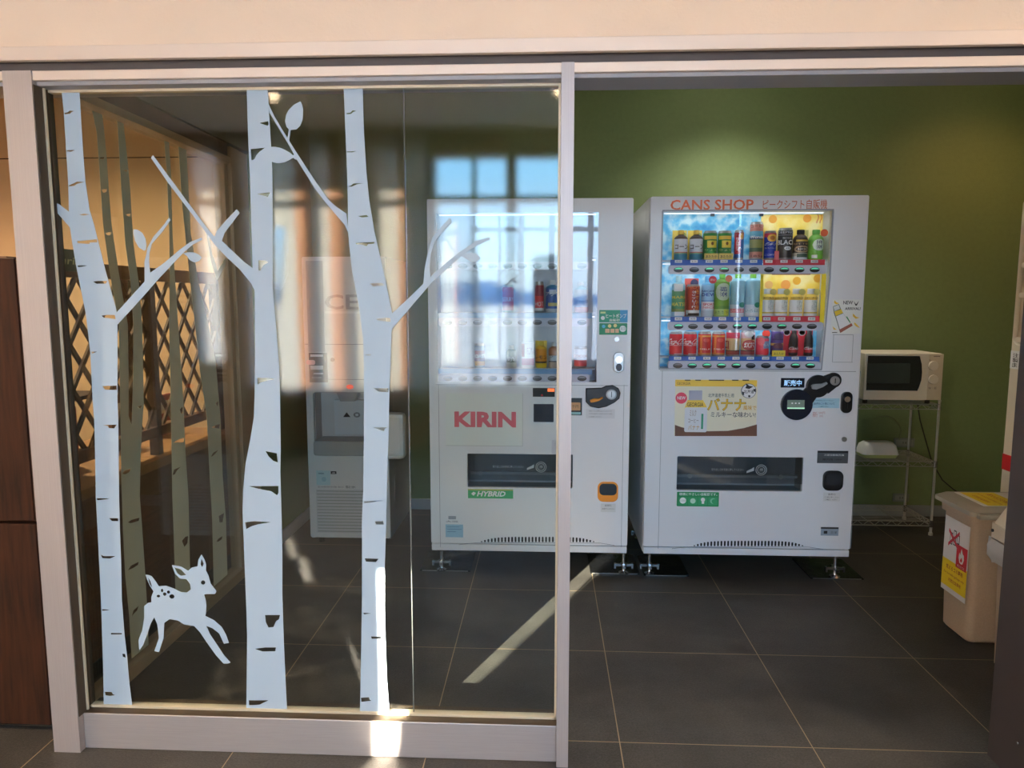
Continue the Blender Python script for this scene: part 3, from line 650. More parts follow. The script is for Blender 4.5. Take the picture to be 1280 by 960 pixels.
# ------------------------------------------------------------------ drinks
YF = 3.53
def metal_top(r, h): return [(r*.86, 0), (r*.97, .004), (r, .01)], [(r, h-.012), (r*.86, h-.003), (r*.86, h), (r*.78, h-.001), (r*.76, h-.004), (.001, h-.004)]
def make_can(name, cx, cy, z, r, h, bands, prints=(), rim=None):
    rim = rim or STEEL; lo, hi = metal_top(r, h); prof = list(lo); ms = [rim, rim]
    last = .01
    for f, m in bands:
        zz = .01+(h-.022)*f; prof.append((r, zz)); ms.append(m)
    prof += hi[1:]; ms += [rim]*(len(prof)-1-len(ms))
    mb = MB().lathe(cx, cy, z, prof, ms, 24); o = mb.build(name, smooth=True)
    add_prints(o, cx, cy, z, r, h, prints)
    return o
def make_bottle(name, cx, cy, z, r, h, bands, capm, neckm, prints=(), shoulder=.62, neck=.84, nr=.36, capr=.42):
    prof = [(r*.86, 0), (r, .006)]; ms = [bands[0][1]]
    for f, m in bands:
        prof.append((r, .006+(h*shoulder-.006)*f)); ms.append(m)
    H = h*(neck-shoulder)
    for t in (.25, .5, .75, 1.0):
        k = math.cos(t*math.pi/2)**.75 if t < 1 else 0
        prof.append((r*(nr+(1-nr)*k), h*shoulder+H*t)); ms.append(neckm)
    prof += [(r*nr, h*.9), (.001, h*.9)]; ms += [neckm, neckm]
    o = MB().lathe(cx, cy, z, prof, ms, 24).build(name, smooth=True)
    MB().lathe(cx, cy, z, [(r*capr, h*(neck+.012)), (r*capr, h*.985), (r*capr*.9, h), (.001, h)], capm, 20).build('cap', o, True)
    add_prints(o, cx, cy, z, r, h, prints)
    return o
def add_prints(o, cx, cy, z, r, h, prints):
    if not prints: return
    mb = MB()
    for p in prints:
        if p[0] == 't': _, s, f0, f1, w, m = p[:6]; mb.wrap_text(s, cx, cy, r, z+h*f0, z+h*f1, w*r*2, m, *(p[6:] if len(p) > 6 else ()))
        elif p[0] == 'v': _, s, f0, f1, w, m, off = p; mb.wrap_text(s, cx, cy, r, z+h*f0, z+h*f1, w*r*2, m, off*r, .01, 0, True)
        elif p[0] == 'r': _, f0, f1, w, m, off = p; mb.wrap_patch(cx, cy, r, z+h*f0, z+h*f1, w*r*2, m, off*r)
        elif p[0] == 'c': _, f0, f1, w, m, off = p; mb.wrap_patch(cx, cy, r, z+h*f0, z+h*f1, w*r*2, m, off*r, True, .0011)
    mb.build('print', o)
def card(o, x0, x1, z0, z1, y, m, items=()):
    mb = MB().box(x0, x1, y, y+.0015, z0, z1, m)
    for it in items:
        if it[0] == 'c': mb.prism(circ(it[1], it[2], it[3], n=20), y-.0006, y, it[4])
        else: mb.box(it[1], it[2], y-.0006, y, it[3], it[4], it[5])
    mb.build('backing_card', o)
W_, K_, RED, GOLD, TEAL = flat((236, 236, 236)), flat((22, 20, 20)), flat((206, 32, 48)), flat((206, 168, 60)), flat((40, 128, 150))
CARD = {}
def item_pos(x0, x1, yt, yb, Y=YF+.035):
    a = rectY((x0, yt, x1, yb), Y); return (a[0]+a[1])/2, (a[1]-a[0])/2, a[3]-a[2], a[2]

def vending(name, loc, X0, X1, Z0, Z1, label, win, slot, doorx, texts=None):
    """cabinet, door with cut-outs, case, pane, kick plate, feet"""
    r = thing(name, loc, label, 'vending machine')
    cb = MB(); D = YF+.69
    cb.box(X0, X1, YF+.15, D, Z0, Z1, WHITE)
    cb.box(X0, X0+.03, YF+.032, YF+.15, Z0, Z1, WHITE).box(X1-.03, X1, YF+.032, YF+.15, Z0, Z1, WHITE)
    cb.box(X0+.03, X1-.03, YF+.032, YF+.15, Z1-.03, Z1, WHITE).box(X0+.03, X1-.03, YF+.032, YF+.15, Z0, Z0+.05, WHITE)
    cb.build('cabinet', r, bevel=.004)
    z0 = Z0+.04
    out = rrect(X0+.002, X1-.002, z0, Z1-.001, .008, 3)
    plate('door', out, [win, slot], YF, YF+.03, WHITE2, r)
    MB().box(X0+.003, X1-.003, YF+.004, YF+.03, Z0, z0-.006, WHITE).box(X0+.02, X1-.02, YF+.012, YF+.03, z0-.006, z0, SOOT).build('kick_plate', r, bevel=.003)
    return r
def foot(r, x, y, z1):
    f = MB(); f.lathe(x, y, .006, [(.026, 0), (.026, .006), (.010, .014), (.008, .02), (.008, z1-.006)], CHROME, 14)
    f.lathe(x, y, .045, [(.018, 0), (.018, .014)], CHROME, 6)
    f.box(x-.045, x+.045, y-.006, y+.006, .044, .056, CHROME).box(x-.006, x+.006, y-.045, y+.045, .044, .056, CHROME)
    f.box(x-.048, x-.038, y-.008, y+.008, .032, .058, CHROME).box(x+.038, x+.048, y-.008, y+.008, .032, .058, CHROME)
    f.build('foot', r, True)
def case(r, x0, x1, z0, z1, back, yellow=None):
    c = MB(); Ya, Yb_ = YF+.031, YF+.14; g = M('case_lining', (206, 214, 222), .4)
    c.box(x0-.012, x0-.002, Ya, Yb_, z0-.012, z1+.012, g).box(x1+.002, x1+.012, Ya, Yb_, z0-.012, z1+.012, g)
    c.box(x0-.002, x1+.002, Ya, Yb_, z1+.002, z1+.012, g).box(x0-.002, x1+.002, Ya, Yb_, z0-.012, z0-.002, g)
    c.build('display_case', r)
    MB().box(x0-.002, x1+.002, Yb_-.006, Yb_, z0-.002, z1+.002, back).build('backdrop', r)
def added_case_lamps(r, x0, x1, zs, power):  # lamps added to brighten the drinks inside the cases
    for z in zs:
        MB().box(x0+.01, x1-.01, YF+.034, YF+.044, z-.010, z-.004, M('added_lamp_cover', (240, 244, 250), .4, emit=.5)).build('added_lamp', r)
        d = bpy.data.lights.new('added_lamp_light', 'AREA'); d.shape = 'RECTANGLE'; d.size = x1-x0-.03; d.size_y = .012; d.energy = power; d.color = (.93, .97, 1)
        o = bpy.data.objects.new('added_lamp_light', d); COL.objects.link(o); o.parent = r; o.location = Vector(((x0+x1)/2, YF+.040, z-.012))-r.location
        o.rotation_euler = Vector((0, .55, -1)).to_track_quat('-Z', 'Y').to_euler()
def shelf_row(r, x0, x1, zb, pxbar, btns, lit, strips, tags, gap=0):
    MB().box(x0+.004, x1-.004, YF+.032, YF+.132, zb-.006, zb, M('shelf_metal', (190, 196, 204), .4)).build('shelf', r)
    st = MB(); Yp = YF+.022
    for q, m in strips:
        a = rectY(q, Yp); st.box(a[0], a[1], Yp, Yp+.003, a[2], a[3], m)
    for q in tags:
        a = rectY(q, Yp); st.box(a[0], a[1], Yp-.0012, Yp, a[2], a[3], W_)
        st.text('¥130', a[0]+.006, a[1]-.006, a[2]+(a[3]-a[2])*.25, a[3]-(a[3]-a[2])*.2, Yp-.0018, K_)
    st.build('price_strip', r)
    a = rectY(pxbar, YF+.014); bar = MB().prism(rrect(a[0], a[1], a[2], a[3], .012, 4), YF+.012, YF+.030, M('lilac_button_bar', (206, 206, 220), .35)).build('button_bar', r)
    for i, px in enumerate(btns):
        c = onY(px, (pxbar[1]+pxbar[3])/2, YF+.012)
        b = MB(); b.prism(circ(c[0], c[1]-.001, .0225, .0125, 20), YF+.0055, YF+.013, BLACK)
        g = M('lit_green_button', (110, 232, 188), .3, emit=.25) if i+1 in lit else M('unlit_button', (128, 132, 140), .3)
        b.prism([p for p in circ(c[0], c[1], .019, .0095, 20, .12, math.pi-.12)], YF+.0045, YF+.006, g)
        b.build('button', bar)

# ---- the machine with the printed header
AX0, AX1, AZ0, AZ1 = .485, 1.497, .130, 1.875
P = lambda px, py: onY(px, py, YF)
wl, wt = P(829, 264); wr, _ = P(1041, 264); wb = P(930, 461)[1]; wk = P(1040, 345)[1]; wrb = P(1026, 461)[0]
winA = [(wl, wb), (wrb, wb), (wr, wk), (wr, wt), (wl, wt)]
sa = rectY((846, 571, 1004, 614), YF); slotA = rrect(sa[0], sa[1], sa[2], sa[3], .006, 3)
A = vending('vending_machine', ((AX0+AX1)/2, YF+.35, 0), AX0, AX1, AZ0, AZ1, 'white drinks vending machine with an orange header and a full blue and yellow display', winA, slotA, None)
ICE = ice_material('blue_ice_print', (40, 150, 214), (96, 190, 230), (205, 236, 245), 26)
SUNNY = ice_material('sunny_yellow_print', (238, 196, 60), (246, 216, 96), (250, 236, 170), 12)
case(A, wl, wr, wb, wt, ICE)
yb = MB(); Yk = YF+.125
a = rectY((951, 268, 1036, 326), Yk); yb.box(a[0], a[1], Yk, Yk+.006, a[2], a[3], SUNNY)
for cx, cy, rad, c in ((966, 274, 5, (242, 170, 50)), (1009, 273, 5, (240, 160, 40)), (955, 295, 6, (246, 180, 70)), (1030, 300, 7, (240, 160, 50))):
    c0 = onY(cx, cy, Yk); yb.prism(circ(c0[0], c0[1], rad*.0039), Yk-.001, Yk, flat(c))
for px in (1022, 1026, 1030):
    yb.tube([(onY(px+1.2*math.sin(t), 268+t*2.2, Yk)[0], Yk-.001, onY(px, 268+t*2.2, Yk)[1]) for t in range(6)], .002, flat((220, 110, 70)), 5)
yb.build('backdrop', A, label='yellow backdrop panel with orange suns')
y2 = MB(); a = rectY((952, 342, 1030, 398), Yk); y2.box(a[0], a[1], Yk, Yk+.006, a[2], a[3], SUNNY)
for cx, cy, rad, c in ((996, 351, 5, (242, 180, 50)), (982, 356, 6, (244, 168, 80)), (1022, 348, 5, (240, 176, 50)), (961, 356, 5, (246, 190, 110))):
    c0 = onY(cx, cy, Yk); y2.prism(circ(c0[0], c0[1], rad*.0039), Yk-.001, Yk, flat(c))
y2.build('backdrop', A, label='small yellow backdrop panel with orange suns')
BLUE, REDS = flat((38, 96, 190)), flat((206, 44, 66))
zr = [item_pos(850, 860, 300, b)[3] for b in (325, 396, 446)]
b1 = [848, 867.5, 886.5, 905, 923.5, 942, 961, 980, 999, 1018]; b2 = [848, 866, 885, 903, 921.5, 940, 958.5, 977, 996, 1014.5]; b3 = [847, 865, 883.5, 901.5, 920, 938, 957, 975, 994, 1012.5]
shelf_row(A, wl, wr, zr[0], (836, 331.5, 1033, 342.5), b1, (1, 3, 4, 8, 9, 10), [((838, 324.5, 953, 333), BLUE), ((954, 324.5, 1031, 332.5), REDS)], [(x-4.5, 325, x+4.5, 328.5) for x in b1])
shelf_row(A, wl, wr, zr[1], (835, 402.5, 1029, 413), b2, (1, 5, 6, 8), [((838, 396, 950, 404), BLUE), ((952, 395, 1027, 403.5), REDS)], [(x-4.5, 396.5, x+4.5, 400.5) for x in b2])
shelf_row(A, wl, wrb, zr[2], (835, 451.5, 1025, 462), b3, (2, 3, 4, 5, 9, 10), [((836, 445.5, 1024, 453.5), BLUE)], [(x-4.5, 446, x+4.5, 449.5) for x in b3])
added_case_lamps(A, wl, wrb, (wt, zr[0]-.012, zr[1]-.012), 0.18)
ff = MB(); Yq = YF+.019; YEL = flat((246, 220, 40))
for q in ((950, 338.5, 1032, 343), (950, 343, 953.5, 404), (1026, 343, 1031.5, 404)):
    a = rectY(q, Yq); ff.box(a[0], a[1], Yq, Yq+.004, a[2], a[3], YEL)
a = rectY((965, 338.5, 1013, 343.5), Yq); ff.box(a[0], a[1], Yq-.001, Yq, a[2], a[3], flat((170, 50, 30)))
a = rectY((967, 339.3, 1011, 342.8), Yq); ff.text('期間限定あったかバナナフェア', *a, Yq-.0014, flat((240, 220, 170)))
ff.build('promotion_frame', A, label='yellow frame with a red banner around four bottles')
p_ = MB().prism([(x+.001*(1 if i in (0, 3, 4) else -1), z) for i, (x, z) in enumerate([(wl, wb+.001), (wrb, wb+.001), (wr, wk), (wr, wt-.001), (wl, wt-.001)])], YF+.0005, YF+.003, PANE)
p_.build('window_pane', A)
fr = MB(); g = M('window_trim', (150, 156, 164), .4)
fr.box(wl-.004, wr+.004, YF-.002, YF+.004, wt-.001, wt+.006, g).box(wl-.006, wl+.001, YF-.002, YF+.004, wb, wt, g).box(wr-.001, wr+.005, YF-.002, YF+.004, wk, wt, g)
fr.box(wl-.004, wrb+.004, YF-.002, YF+.004, wb-.006, wb+.001, g).prism([(wr, wk), (wr+.006, wk), (wrb+.006, wb-.004), (wrb, wb)], YF-.002, YF+.004, g)
for px in (888, 949): a = rectY((px, 267, px+5, 270.5), YF); fr.box(a[0], a[1], YF-.004, YF, a[2], a[3], flat((90, 100, 110)))
fr.build('window_trim', A)
OR = flat((232, 116, 72)); OR2 = flat((200, 104, 76))
sticker('header', A, YF, (831, 248, 1036, 263.5), M('header_white', (228, 230, 234), .35), [('t', 'CANS SHOP', (838, 249.5, 942, 262.5), OR, .018), ('t', 'ピークシフト自販機', (953.5, 249.5, 1034, 261.5), OR2, .004)], 'white header with orange lettering', th=.0008)
# seams of the door
ss = MB(); lnm = flat((150, 156, 160))
for q in ((825, 463.5, 1070, 464.2), (825, 463.5, 825.6, 686), (1069, 463.5, 1069.6, 686), (1041, 418, 1066, 418.6), (1041, 418, 1041.5, 453), (1065.5, 418, 1066, 453), (1041, 452.5, 1066, 453)):
    a = rectY(q, YF); ss.box(a[0], a[1], YF-.0006, YF+.0005, a[2], a[3], lnm)
ss.build('door_seam', A)
YL, CRM, BRN = flat((238, 200, 70)), flat((238, 232, 208)), flat((112, 72, 52))
sticker('poster', A, YF, (843.5, 474.5, 946, 545), CRM, [
    ('r', (844, 475, 946, 483), YL), ('p', [(843.5, 531), (852, 534), (866, 537), (885, 539), (910, 538.5), (930, 535), (946, 530.5), (946, 545), (843.5, 545)], BRN),
    ('r', (856, 474.6, 863, 475.8), K_), ('r', (869, 474.6, 876, 475.8), K_), ('r', (886, 474.6, 905, 475.8), K_), ('r', (915, 474.6, 923, 475.8), K_), ('r', (928, 474.6, 936, 475.8), K_),
    ('t', 'GEORGIA', (846, 477.5, 863, 481), flat((150, 104, 40)), .01),
    ('c', 851.5, 497.5, 7.2, flat((222, 66, 92))), ('t', 'NEW', (846.5, 495.3, 857, 499.3), W_, .02),
    ('r', (861, 488, 877.5, 500.5), flat((176, 178, 196))), ('p', [(859.5, 500), (878.5, 500), (882, 506), (884, 511), (855.5, 511), (857.5, 505)], flat((240, 206, 80))), ('rr', (855.5, 509, 883.5, 540), flat((226, 228, 232)), .008),
    ('t', 'GEORGIA', (858.5, 503, 879, 508), flat((90, 60, 30)), .015), ('r', (876.2, 517, 878.8, 536), flat((60, 160, 120))),
    ('t', 'ミルク', (862, 512, 870, 520), flat((150, 120, 90))), ('t', 'コーヒー', (860, 523, 873, 528), flat((120, 100, 80))), ('t', 'バナナ', (860, 531, 874, 537), flat((200, 150, 40))),
    ('t', '北海道産牛乳使用', (885, 491.5, 917, 496.5), flat((110, 120, 110)), .01),
    ('t', 'バナナ', (883.5, 497.5, 932, 513.5), flat((110, 84, 20)), .03), ('t', 'バナナ', (884, 498, 931.5, 513), flat((240, 196, 46)), .012),
    ('t', '風味で', (928.5, 506.5, 945, 512.5), flat((214, 170, 50)), .012),
    ('t', 'ミルキーな味わい!', (888, 514.5, 944, 521.5), flat((100, 100, 96)), .012),
    ('c', 935.5, 488.5, 9.4, flat((110, 114, 116))), ('c', 935.5, 488.5, 8.8, W_), ('p', [(932, 479), (936, 482), (941, 483), (936, 486), (931, 485), (932.5, 482)], K_), ('t', '北海道', (929, 487, 942, 491.5), K_, .012),
    ('p', [(927, 489), (929.5, 490), (929.5, 494), (927.5, 493)], K_), ('p', [(941, 486), (944, 486), (944, 490), (942, 489)], K_), ('c', 936, 495, 1.4, K_)],
    'cream and yellow poster of a bottle with brown base', r=.006)
sticker('status_sign', A, YF, (976, 472.5, 1005.5, 484.5), NAVY, [('t', '販売中', (980, 475, 1002, 482.5), M('lit_sign_letters', (170, 214, 255), .4, emit=.35), .02)], 'dark sign with lit pale blue characters')
bp_ = MB()
for cx, cy, rad in ((995, 505.5, 19.2), (1021.5, 482.5, 14), (1041, 475, 9.3)):
    c = P(cx, cy); bp_.prism(circ(c[0], c[1], rad*.003895, n=36), YF-.016, YF+.001, NAVY if rad > 15 else BLACK)
bp_.prism(polyY([(1003, 488), (1012, 479), (1020, 496), (1013, 506)], YF), YF-.015, YF, BLACK).prism(polyY([(1028, 470), (1036, 467), (1044, 484), (1034, 492)], YF), YF-.015, YF, BLACK)
cp = bp_.build('coin_panel', A, bevel=.003)
sticker('price_display', cp, YF-.016, (984, 500, 1005.5, 511), M('lcd_grey', (122, 140, 128), .3), [('r', (984, 509.5, 1005.5, 511), M('lit_lcd_edge', (190, 240, 200), .4, emit=.4)), ('t', '...', (989, 503, 1000, 505), W_)])
lv = MB(); lv.prism(polyY([(1012, 481), (1015, 479.5), (1025, 479), (1031, 477), (1032, 479), (1026, 483), (1018, 486), (1013, 485.5)], YF), YF-.03, YF-.015, GRIP); lv.build('return_lever', cp, bevel=.002)
c = P(1042, 475.5); cs = MB().prism(circ(c[0], c[1], .022), YF-.02, YF-.015, GRIP).prism(circ(c[0], c[1], .016), YF-.021, YF-.0195, STEEL).box(c[0]-.002, c[0]+.002, YF-.0215, YF-.02, c[1]-.012, c[1]+.012, BLACK); cs.build('coin_slot', cp)
sticker('notice', A, YF, (1014.5, 498, 1049, 510), flat((168, 210, 226)), [('t', '千円札を入れてください', (1019, 500, 1042, 501.5), NAVY), ('t', '500円のご使用について', (1017, 503, 1043, 506), flat((40, 80, 130)), .01), ('t', 'ご注意ください', (1023, 507.3, 1036, 509), NAVY)], 'pale blue notice')
sticker('emblem', A, YF, (1015, 514, 1031, 521.5), None, [('t', '新', (1015.5, 514.5, 1022, 521.5), flat((200, 150, 150))), ('t', '500円', (1023, 514.5, 1031, 517.5), flat((190, 140, 140))), ('t', '対応', (1024, 518.5, 1029, 521.3), flat((190, 140, 140)))])
a = rectY((1050.5, 489.5, 1064.5, 516), YF); lk = MB().prism(rrect(*a, .024), YF-.012, YF+.001, BLACK); lo = lk.build('lock', A, bevel=.003)
c = P(1057.5, 498.5); MB().prism(circ(c[0], c[1], .014), YF-.019, YF-.011, CHROME).box(c[0]+.004, c[0]+.016, YF-.017, YF-.011, c[1]-.045, c[1]-.005, BLACK).build('lock_cylinder', lo)
c = P(1055, 549); MB().prism(circ(c[0], c[1], .012), YF-.006, YF+.001, STEEL).build('key_hole', A)
# dispensing hatch
def hatch(r, q, icon):
    s_ = rectY(q, YF); h = MB()
    h.box(s_[0], s_[1], YF+.12, YF+.13, s_[2], s_[3], HATCH).box(s_[0], s_[1], YF+.031, YF+.12, s_[3], s_[3]+.006, HATCH).box(s_[0], s_[1], YF+.031, YF+.12, s_[2]-.006, s_[2], HATCH)
    h.box(s_[0]-.006, s_[0], YF+.031, YF+.12, s_[2], s_[3], HATCH).box(s_[1], s_[1]+.006, YF+.031, YF+.12, s_[2], s_[3], HATCH)
    h.box(s_[0]+.01, s_[1]-.01, YF+.05, YF+.07, s_[2]+(s_[3]-s_[2])*.32, s_[2]+(s_[3]-s_[2])*.40, GRIP)
    for fx in (.12, .85): h.prism(circ(s_[0]+(s_[1]-s_[0])*fx, s_[2]+(s_[3]-s_[2])*.36, .012), YF+.045, YF+.05, STEEL)
    ho = h.build('dispensing_slot', r)
    fb = MB().box(s_[0]+.002, s_[1]-.002, YF+.004, YF+.008, s_[2]+(s_[3]-s_[2])*.22, s_[3]-.002, FLAP)
    cx = s_[0]+(s_[1]-s_[0])*icon; cz = s_[2]+(s_[3]-s_[2])*.62; ic = flat((170, 178, 180))
    for ra, rb in ((.027, .024), (.019, .016)):
        fb.raw([(cx+(ra if k % 2 else rb)*math.cos(math.pi*2*(k//2)/24), YF+.0034, cz+(ra if k % 2 else rb)*math.sin(math.pi*2*(k//2)/24)) for k in range(48)], [(2*k, 2*k+1, (2*k+3) % 48, (2*k+2) % 48) for k in range(24)], ic)
    fb.text('押', cx-.008, cx+.008, cz-.009, cz+.009, YF+.0034, ic)
    fb.prism([(cx-.07, cz-.016), (cx-.035, cz-.004), (cx-.035, cz+.014), (cx-.045, cz+.006), (cx-.07, cz-.006)], YF+.003, YF+.0036, ic)
    fb.text('取り出し口を手前に押してください', cx-.24, cx-.085, cz-.006, cz+.006, YF+.0034, ic)
    fb.build('flap', ho)
hatch(A, (846, 571, 1004, 614), .67)
sticker('rating_plate', A, YF, (1021.5, 563.5, 1060, 579), M('dark_plate', (92, 98, 104), .35, .4), [('r', (1022, 563.5, 1060, 566), SOOT), ('t', '冷蔵自動販売機', (1030, 567.5, 1055, 570), W_), ('t', '屋内用 100V', (1028, 573, 1052, 575.5), K_)], 'dark grey rating plate')
a = rectY((1028, 588, 1053.5, 613), YF); cr = MB().prism(rrect(*a, .03), YF-.01, YF+.001, BLACK).build('coin_return', A, bevel=.004)
MB().prism(rrect(a[0]+.012, a[1]-.012, a[2]+.03, a[3]-.012, .02), YF-.013, YF-.0095, M('smoked_plastic', (52, 56, 60), .15)).build('coin_return_flap', cr)
sticker('caption', A, YF, (1029, 615.5, 1050, 626.5), flat((216, 218, 218)), [('t', '返却口', (1035, 616.5, 1044, 619), K_), ('t', 'つり銭をお取りください', (1030.5, 620.5, 1048.5, 622.3), flat((90, 90, 90))), ('t', 'ご確認ください', (1031, 623.5, 1046, 625.3), flat((90, 90, 90)))])
GRN = flat((30, 140, 84))
sticker('eco_sticker', A, YF, (846, 615, 898.5, 633), GRN, [('t', '環境にやさしい自販機です。', (849, 616, 896.5, 619.5), W_, .01)] +
        [('r', (847.5+12.6*k, 621.5, 859+12.6*k, 631.5), flat((52, 160, 104))) for k in range(4)] + [('c', 853.5, 625.5, 4, W_), ('c', 866, 626, 3.4, flat((190, 226, 206))), ('c', 878.5, 624.5, 2.6, W_), ('r', (877, 626, 880, 629.5), W_), ('c', 891, 626, 3.6, flat((120, 196, 156))), ('c', 892.5, 626.5, 3, flat((52, 160, 104))), ('t', 'ノンフロン', (850, 624.5, 857, 626.5), GRN)],
        'green sticker with four small picture panels', r=.004)
sticker('small_label', A, YF, (1026, 659, 1048, 669.5), flat((140, 156, 172)), [('r', (1026, 659, 1048, 661), SOOT), ('r', (1029.5, 663.5, 1034, 667), K_), ('t', '三洋', (1038, 664, 1046, 667), K_)], 'small grey blue label')
sticker('promotion_sticker', A, YF, (1039.5, 374.5, 1076.5, 417), flat((232, 234, 230)), [
    ('t', 'NEW', (1054, 376, 1066, 380.5), K_, .015), ('p', [(1067, 376.5), (1070, 380.5), (1073.5, 376), (1070.8, 382), (1069.3, 382)], K_), ('t', 'ARRIVAL!', (1056, 384, 1075.5, 387.5), K_, .015),
    ('p', [(1041, 383), (1048.5, 380), (1050.5, 385), (1052, 389), (1065, 407), (1050, 416), (1044.5, 398), (1042, 391)], flat((120, 130, 120))),
    ('p', [(1041.6, 383.5), (1048, 381), (1049.8, 386), (1043, 389)], flat((216, 220, 220))), ('p', [(1042.8, 389.5), (1051.3, 386.5), (1053.5, 391), (1044.5, 395)], flat((240, 206, 60))), ('p', [(1044.8, 395.5), (1053.8, 391.8), (1064.3, 406.8), (1050.5, 414.8)], flat((232, 234, 236))),
    ('p', [(1057.5, 396), (1058.5, 395.5), (1063, 403), (1062, 403.5)], flat((60, 150, 90))), ('p', [(1049, 412), (1064, 404), (1065.5, 407), (1050.3, 416)], flat((160, 96, 80))),
    ('p', [(1043, 375.5), (1045.5, 378), (1049, 379), (1045, 380.5), (1042.5, 378.5)], YL), ('p', [(1066, 392), (1070, 396), (1074, 397), (1069.5, 398.5), (1066, 395.5)], YL), ('p', [(1068, 403), (1072, 407), (1074.5, 410), (1070, 408), (1067.5, 405)], YL), ('p', [(1040.5, 408), (1044, 411), (1046, 412), (1042, 412)], YL), ('r', (1040, 415.2, 1046, 416), K_)],
    'white sticker with a tilted bottle and bananas')
def vents(r, x0, x1, n, y, arc=3.5):
    v = MB()
    for i in range(n):
        t = i/(n-1); px = x0+(x1-x0)*t; k = 1-abs(2*t-1)**5; h0 = y-.6-5.4*k*1.0; 
        a = rectY((px-1.15, h0, px+1.15, y+.7), YF); v.prism(rrect(*a, .0035, 2), YF-.0006, YF+.0004, BLACK)
    q = polyY([(x0-28, y+3.5), (x0-8, y+1.2), (x1+8, y+1.6), (x1+26, y+4.3), (x1+26, y+4.8), (x1+8, y+2.1), (x0-8, y+1.7), (x0-28, y+4)], YF); v.prism(q, YF-.0008, YF, flat((120, 124, 132)))
    v.build('vent_slots', r)
vents(A, 868, 1003, 33, 682)
for x in (AX0+.042, AX1-.045): foot(A, x, YF+.06, AZ0)
foot(A, AX0+.06, YF+.6, AZ0); foot(A, AX1-.06, YF+.6, AZ0)

# ---- the other machine, mostly behind the glass
BX0, BX1, BZ0, BZ1 = -.580, .408, .130, 1.87
x0, z1 = P(545, 266); x1, z0 = P(745.5, 478)
winB = [(x0, z0), (x1, z0), (x1, z1), (x0, z1)]
sb = rectY((584, 567.5, 716, 610), YF); slotB = rrect(sb[0], sb[1], sb[2], sb[3], .006, 3)
B = vending('vending_machine', ((BX0+BX1)/2, YF+.35, 0), BX0, BX1, BZ0, BZ1, 'white drinks vending machine behind the glass, bearing a red lettered panel', winB, slotB, None)
case(B, x0, x1, z0, z1, M('pale_grey_backdrop', (176, 186, 196), .5))
bb = [560+18.6*k for k in range(10)]
zb = [item_pos(690, 700, 300, b)[3] for b in (320, 391, 460.5)]
PB = flat((110, 160, 206))
shelf_row(B, x0, x1, zb[0], (548, 327.5, 737, 337.5), bb, (), [((548, 320.5, 740, 328), flat((170, 186, 200)))], [])
shelf_row(B, x0, x1, zb[1], (548, 397.5, 737, 408), bb, (), [((548, 391, 740, 398), PB)], [])
shelf_row(B, x0, x1, zb[2], (548, 467.5, 737, 478), bb, (), [((548, 461, 740, 468), PB)], [])
added_case_lamps(B, x0, x1, (z1, zb[0]-.012, zb[1]-.012), 0.03)
# bowed clear front
cv = MB(); n = 14; vs = []
for i in range(n+1):
    t = i/n; d = .006+.003*math.sin(math.pi*t)
    vs += [(x0+(x1-x0)*t, YF-d, z0+.002), (x0+(x1-x0)*t, YF-d, z1-.002), (x0+(x1-x0)*t, YF-d+.003, z0+.002), (x0+(x1-x0)*t, YF-d+.003, z1-.002)]
cv.raw(vs, [f for i in range(n) for f in ((4*i, 4*i+4, 4*i+5, 4*i+1), (4*i+2, 4*i+3, 4*i+7, 4*i+6), (4*i+1, 4*i+5, 4*i+7, 4*i+3), (4*i, 4*i+2, 4*i+6, 4*i+4))]+[(0, 1, 3, 2), (4*n, 4*n+2, 4*n+3, 4*n+1)], PANE_CURVED)
cv.build('window_pane', B, True)
ss = MB()
for q in ((545, 481, 785, 481.6), (778, 481, 778.5, 684), (549, 481, 549.6, 684)):
    a = rectY(q, YF); ss.box(a[0], a[1], YF-.0006, YF+.0005, a[2], a[3], lnm)
ss.build('door_seam', B)
sticker('brand_panel', B, YF, (557, 491.5, 653.5, 557.5), M('pale_panel', (226, 232, 228), .4), [('t', 'KIRIN', (568, 514.5, 645, 534), flat((214, 92, 110)), .045), ('r', (557, 557, 653.5, 557.5), flat((170, 176, 176))), ('r', (653, 491.5, 653.5, 557.5), flat((170, 176, 176)))], 'pale panel with red lettering', r=.004)  # letter red paled to carry the veil of reflection on the glass
sticker('price_display', B, YF, (666, 485, 693.5, 496), SOOT, [('r', (684.5, 485.5, 693, 489.5), M('lit_orange_lamp', (250, 110, 50), .4, emit=.8)), ('c', 677.5, 494, 1.2, RED)], 'black display with a lit orange lamp')
sticker('card_reader', B, YF, (667, 505, 692, 527.5), NAVY, label='square black card reader')
sticker('note_slot', B, YF, (711, 497.5, 727.5, 519), BLACK, [('rr', (712, 503, 725.5, 513), flat((200, 150, 100)), .004), ('t', '千円', (715, 506, 723, 510), K_), ('r', (713, 515, 726, 518), flat((140, 190, 190)))])
cb_ = MB().prism(polyY([(732, 485), (752, 484.5), (757, 482), (766, 481), (773, 485), (775.5, 491), (774, 498), (768, 503), (758, 508), (748, 510), (738, 508), (732, 502)], YF), YF-.012, YF+.001, BLACK).build('coin_panel', B, bevel=.004)
lv = MB(); lv.prism(polyY([(737, 499.5), (742, 497.5), (748, 497.5), (753, 495.5), (753.5, 497), (748, 500.5), (742, 502), (738, 502.5)], YF), YF-.026, YF-.011, flat((236, 152, 40))); c = P(746, 498.5); 
lv.build('return_lever', cb_, bevel=.002, label='orange lever')
c = P(764, 492.5); MB().prism(circ(c[0], c[1], .026), YF-.016, YF-.011, GRIP).prism(circ(c[0], c[1], .019), YF-.018, YF-.0155, STEEL).box(c[0]-.002, c[0]+.002, YF-.0186, YF-.0175, c[1]-.014, c[1]+.014, BLACK).build('coin_slot', cb_)
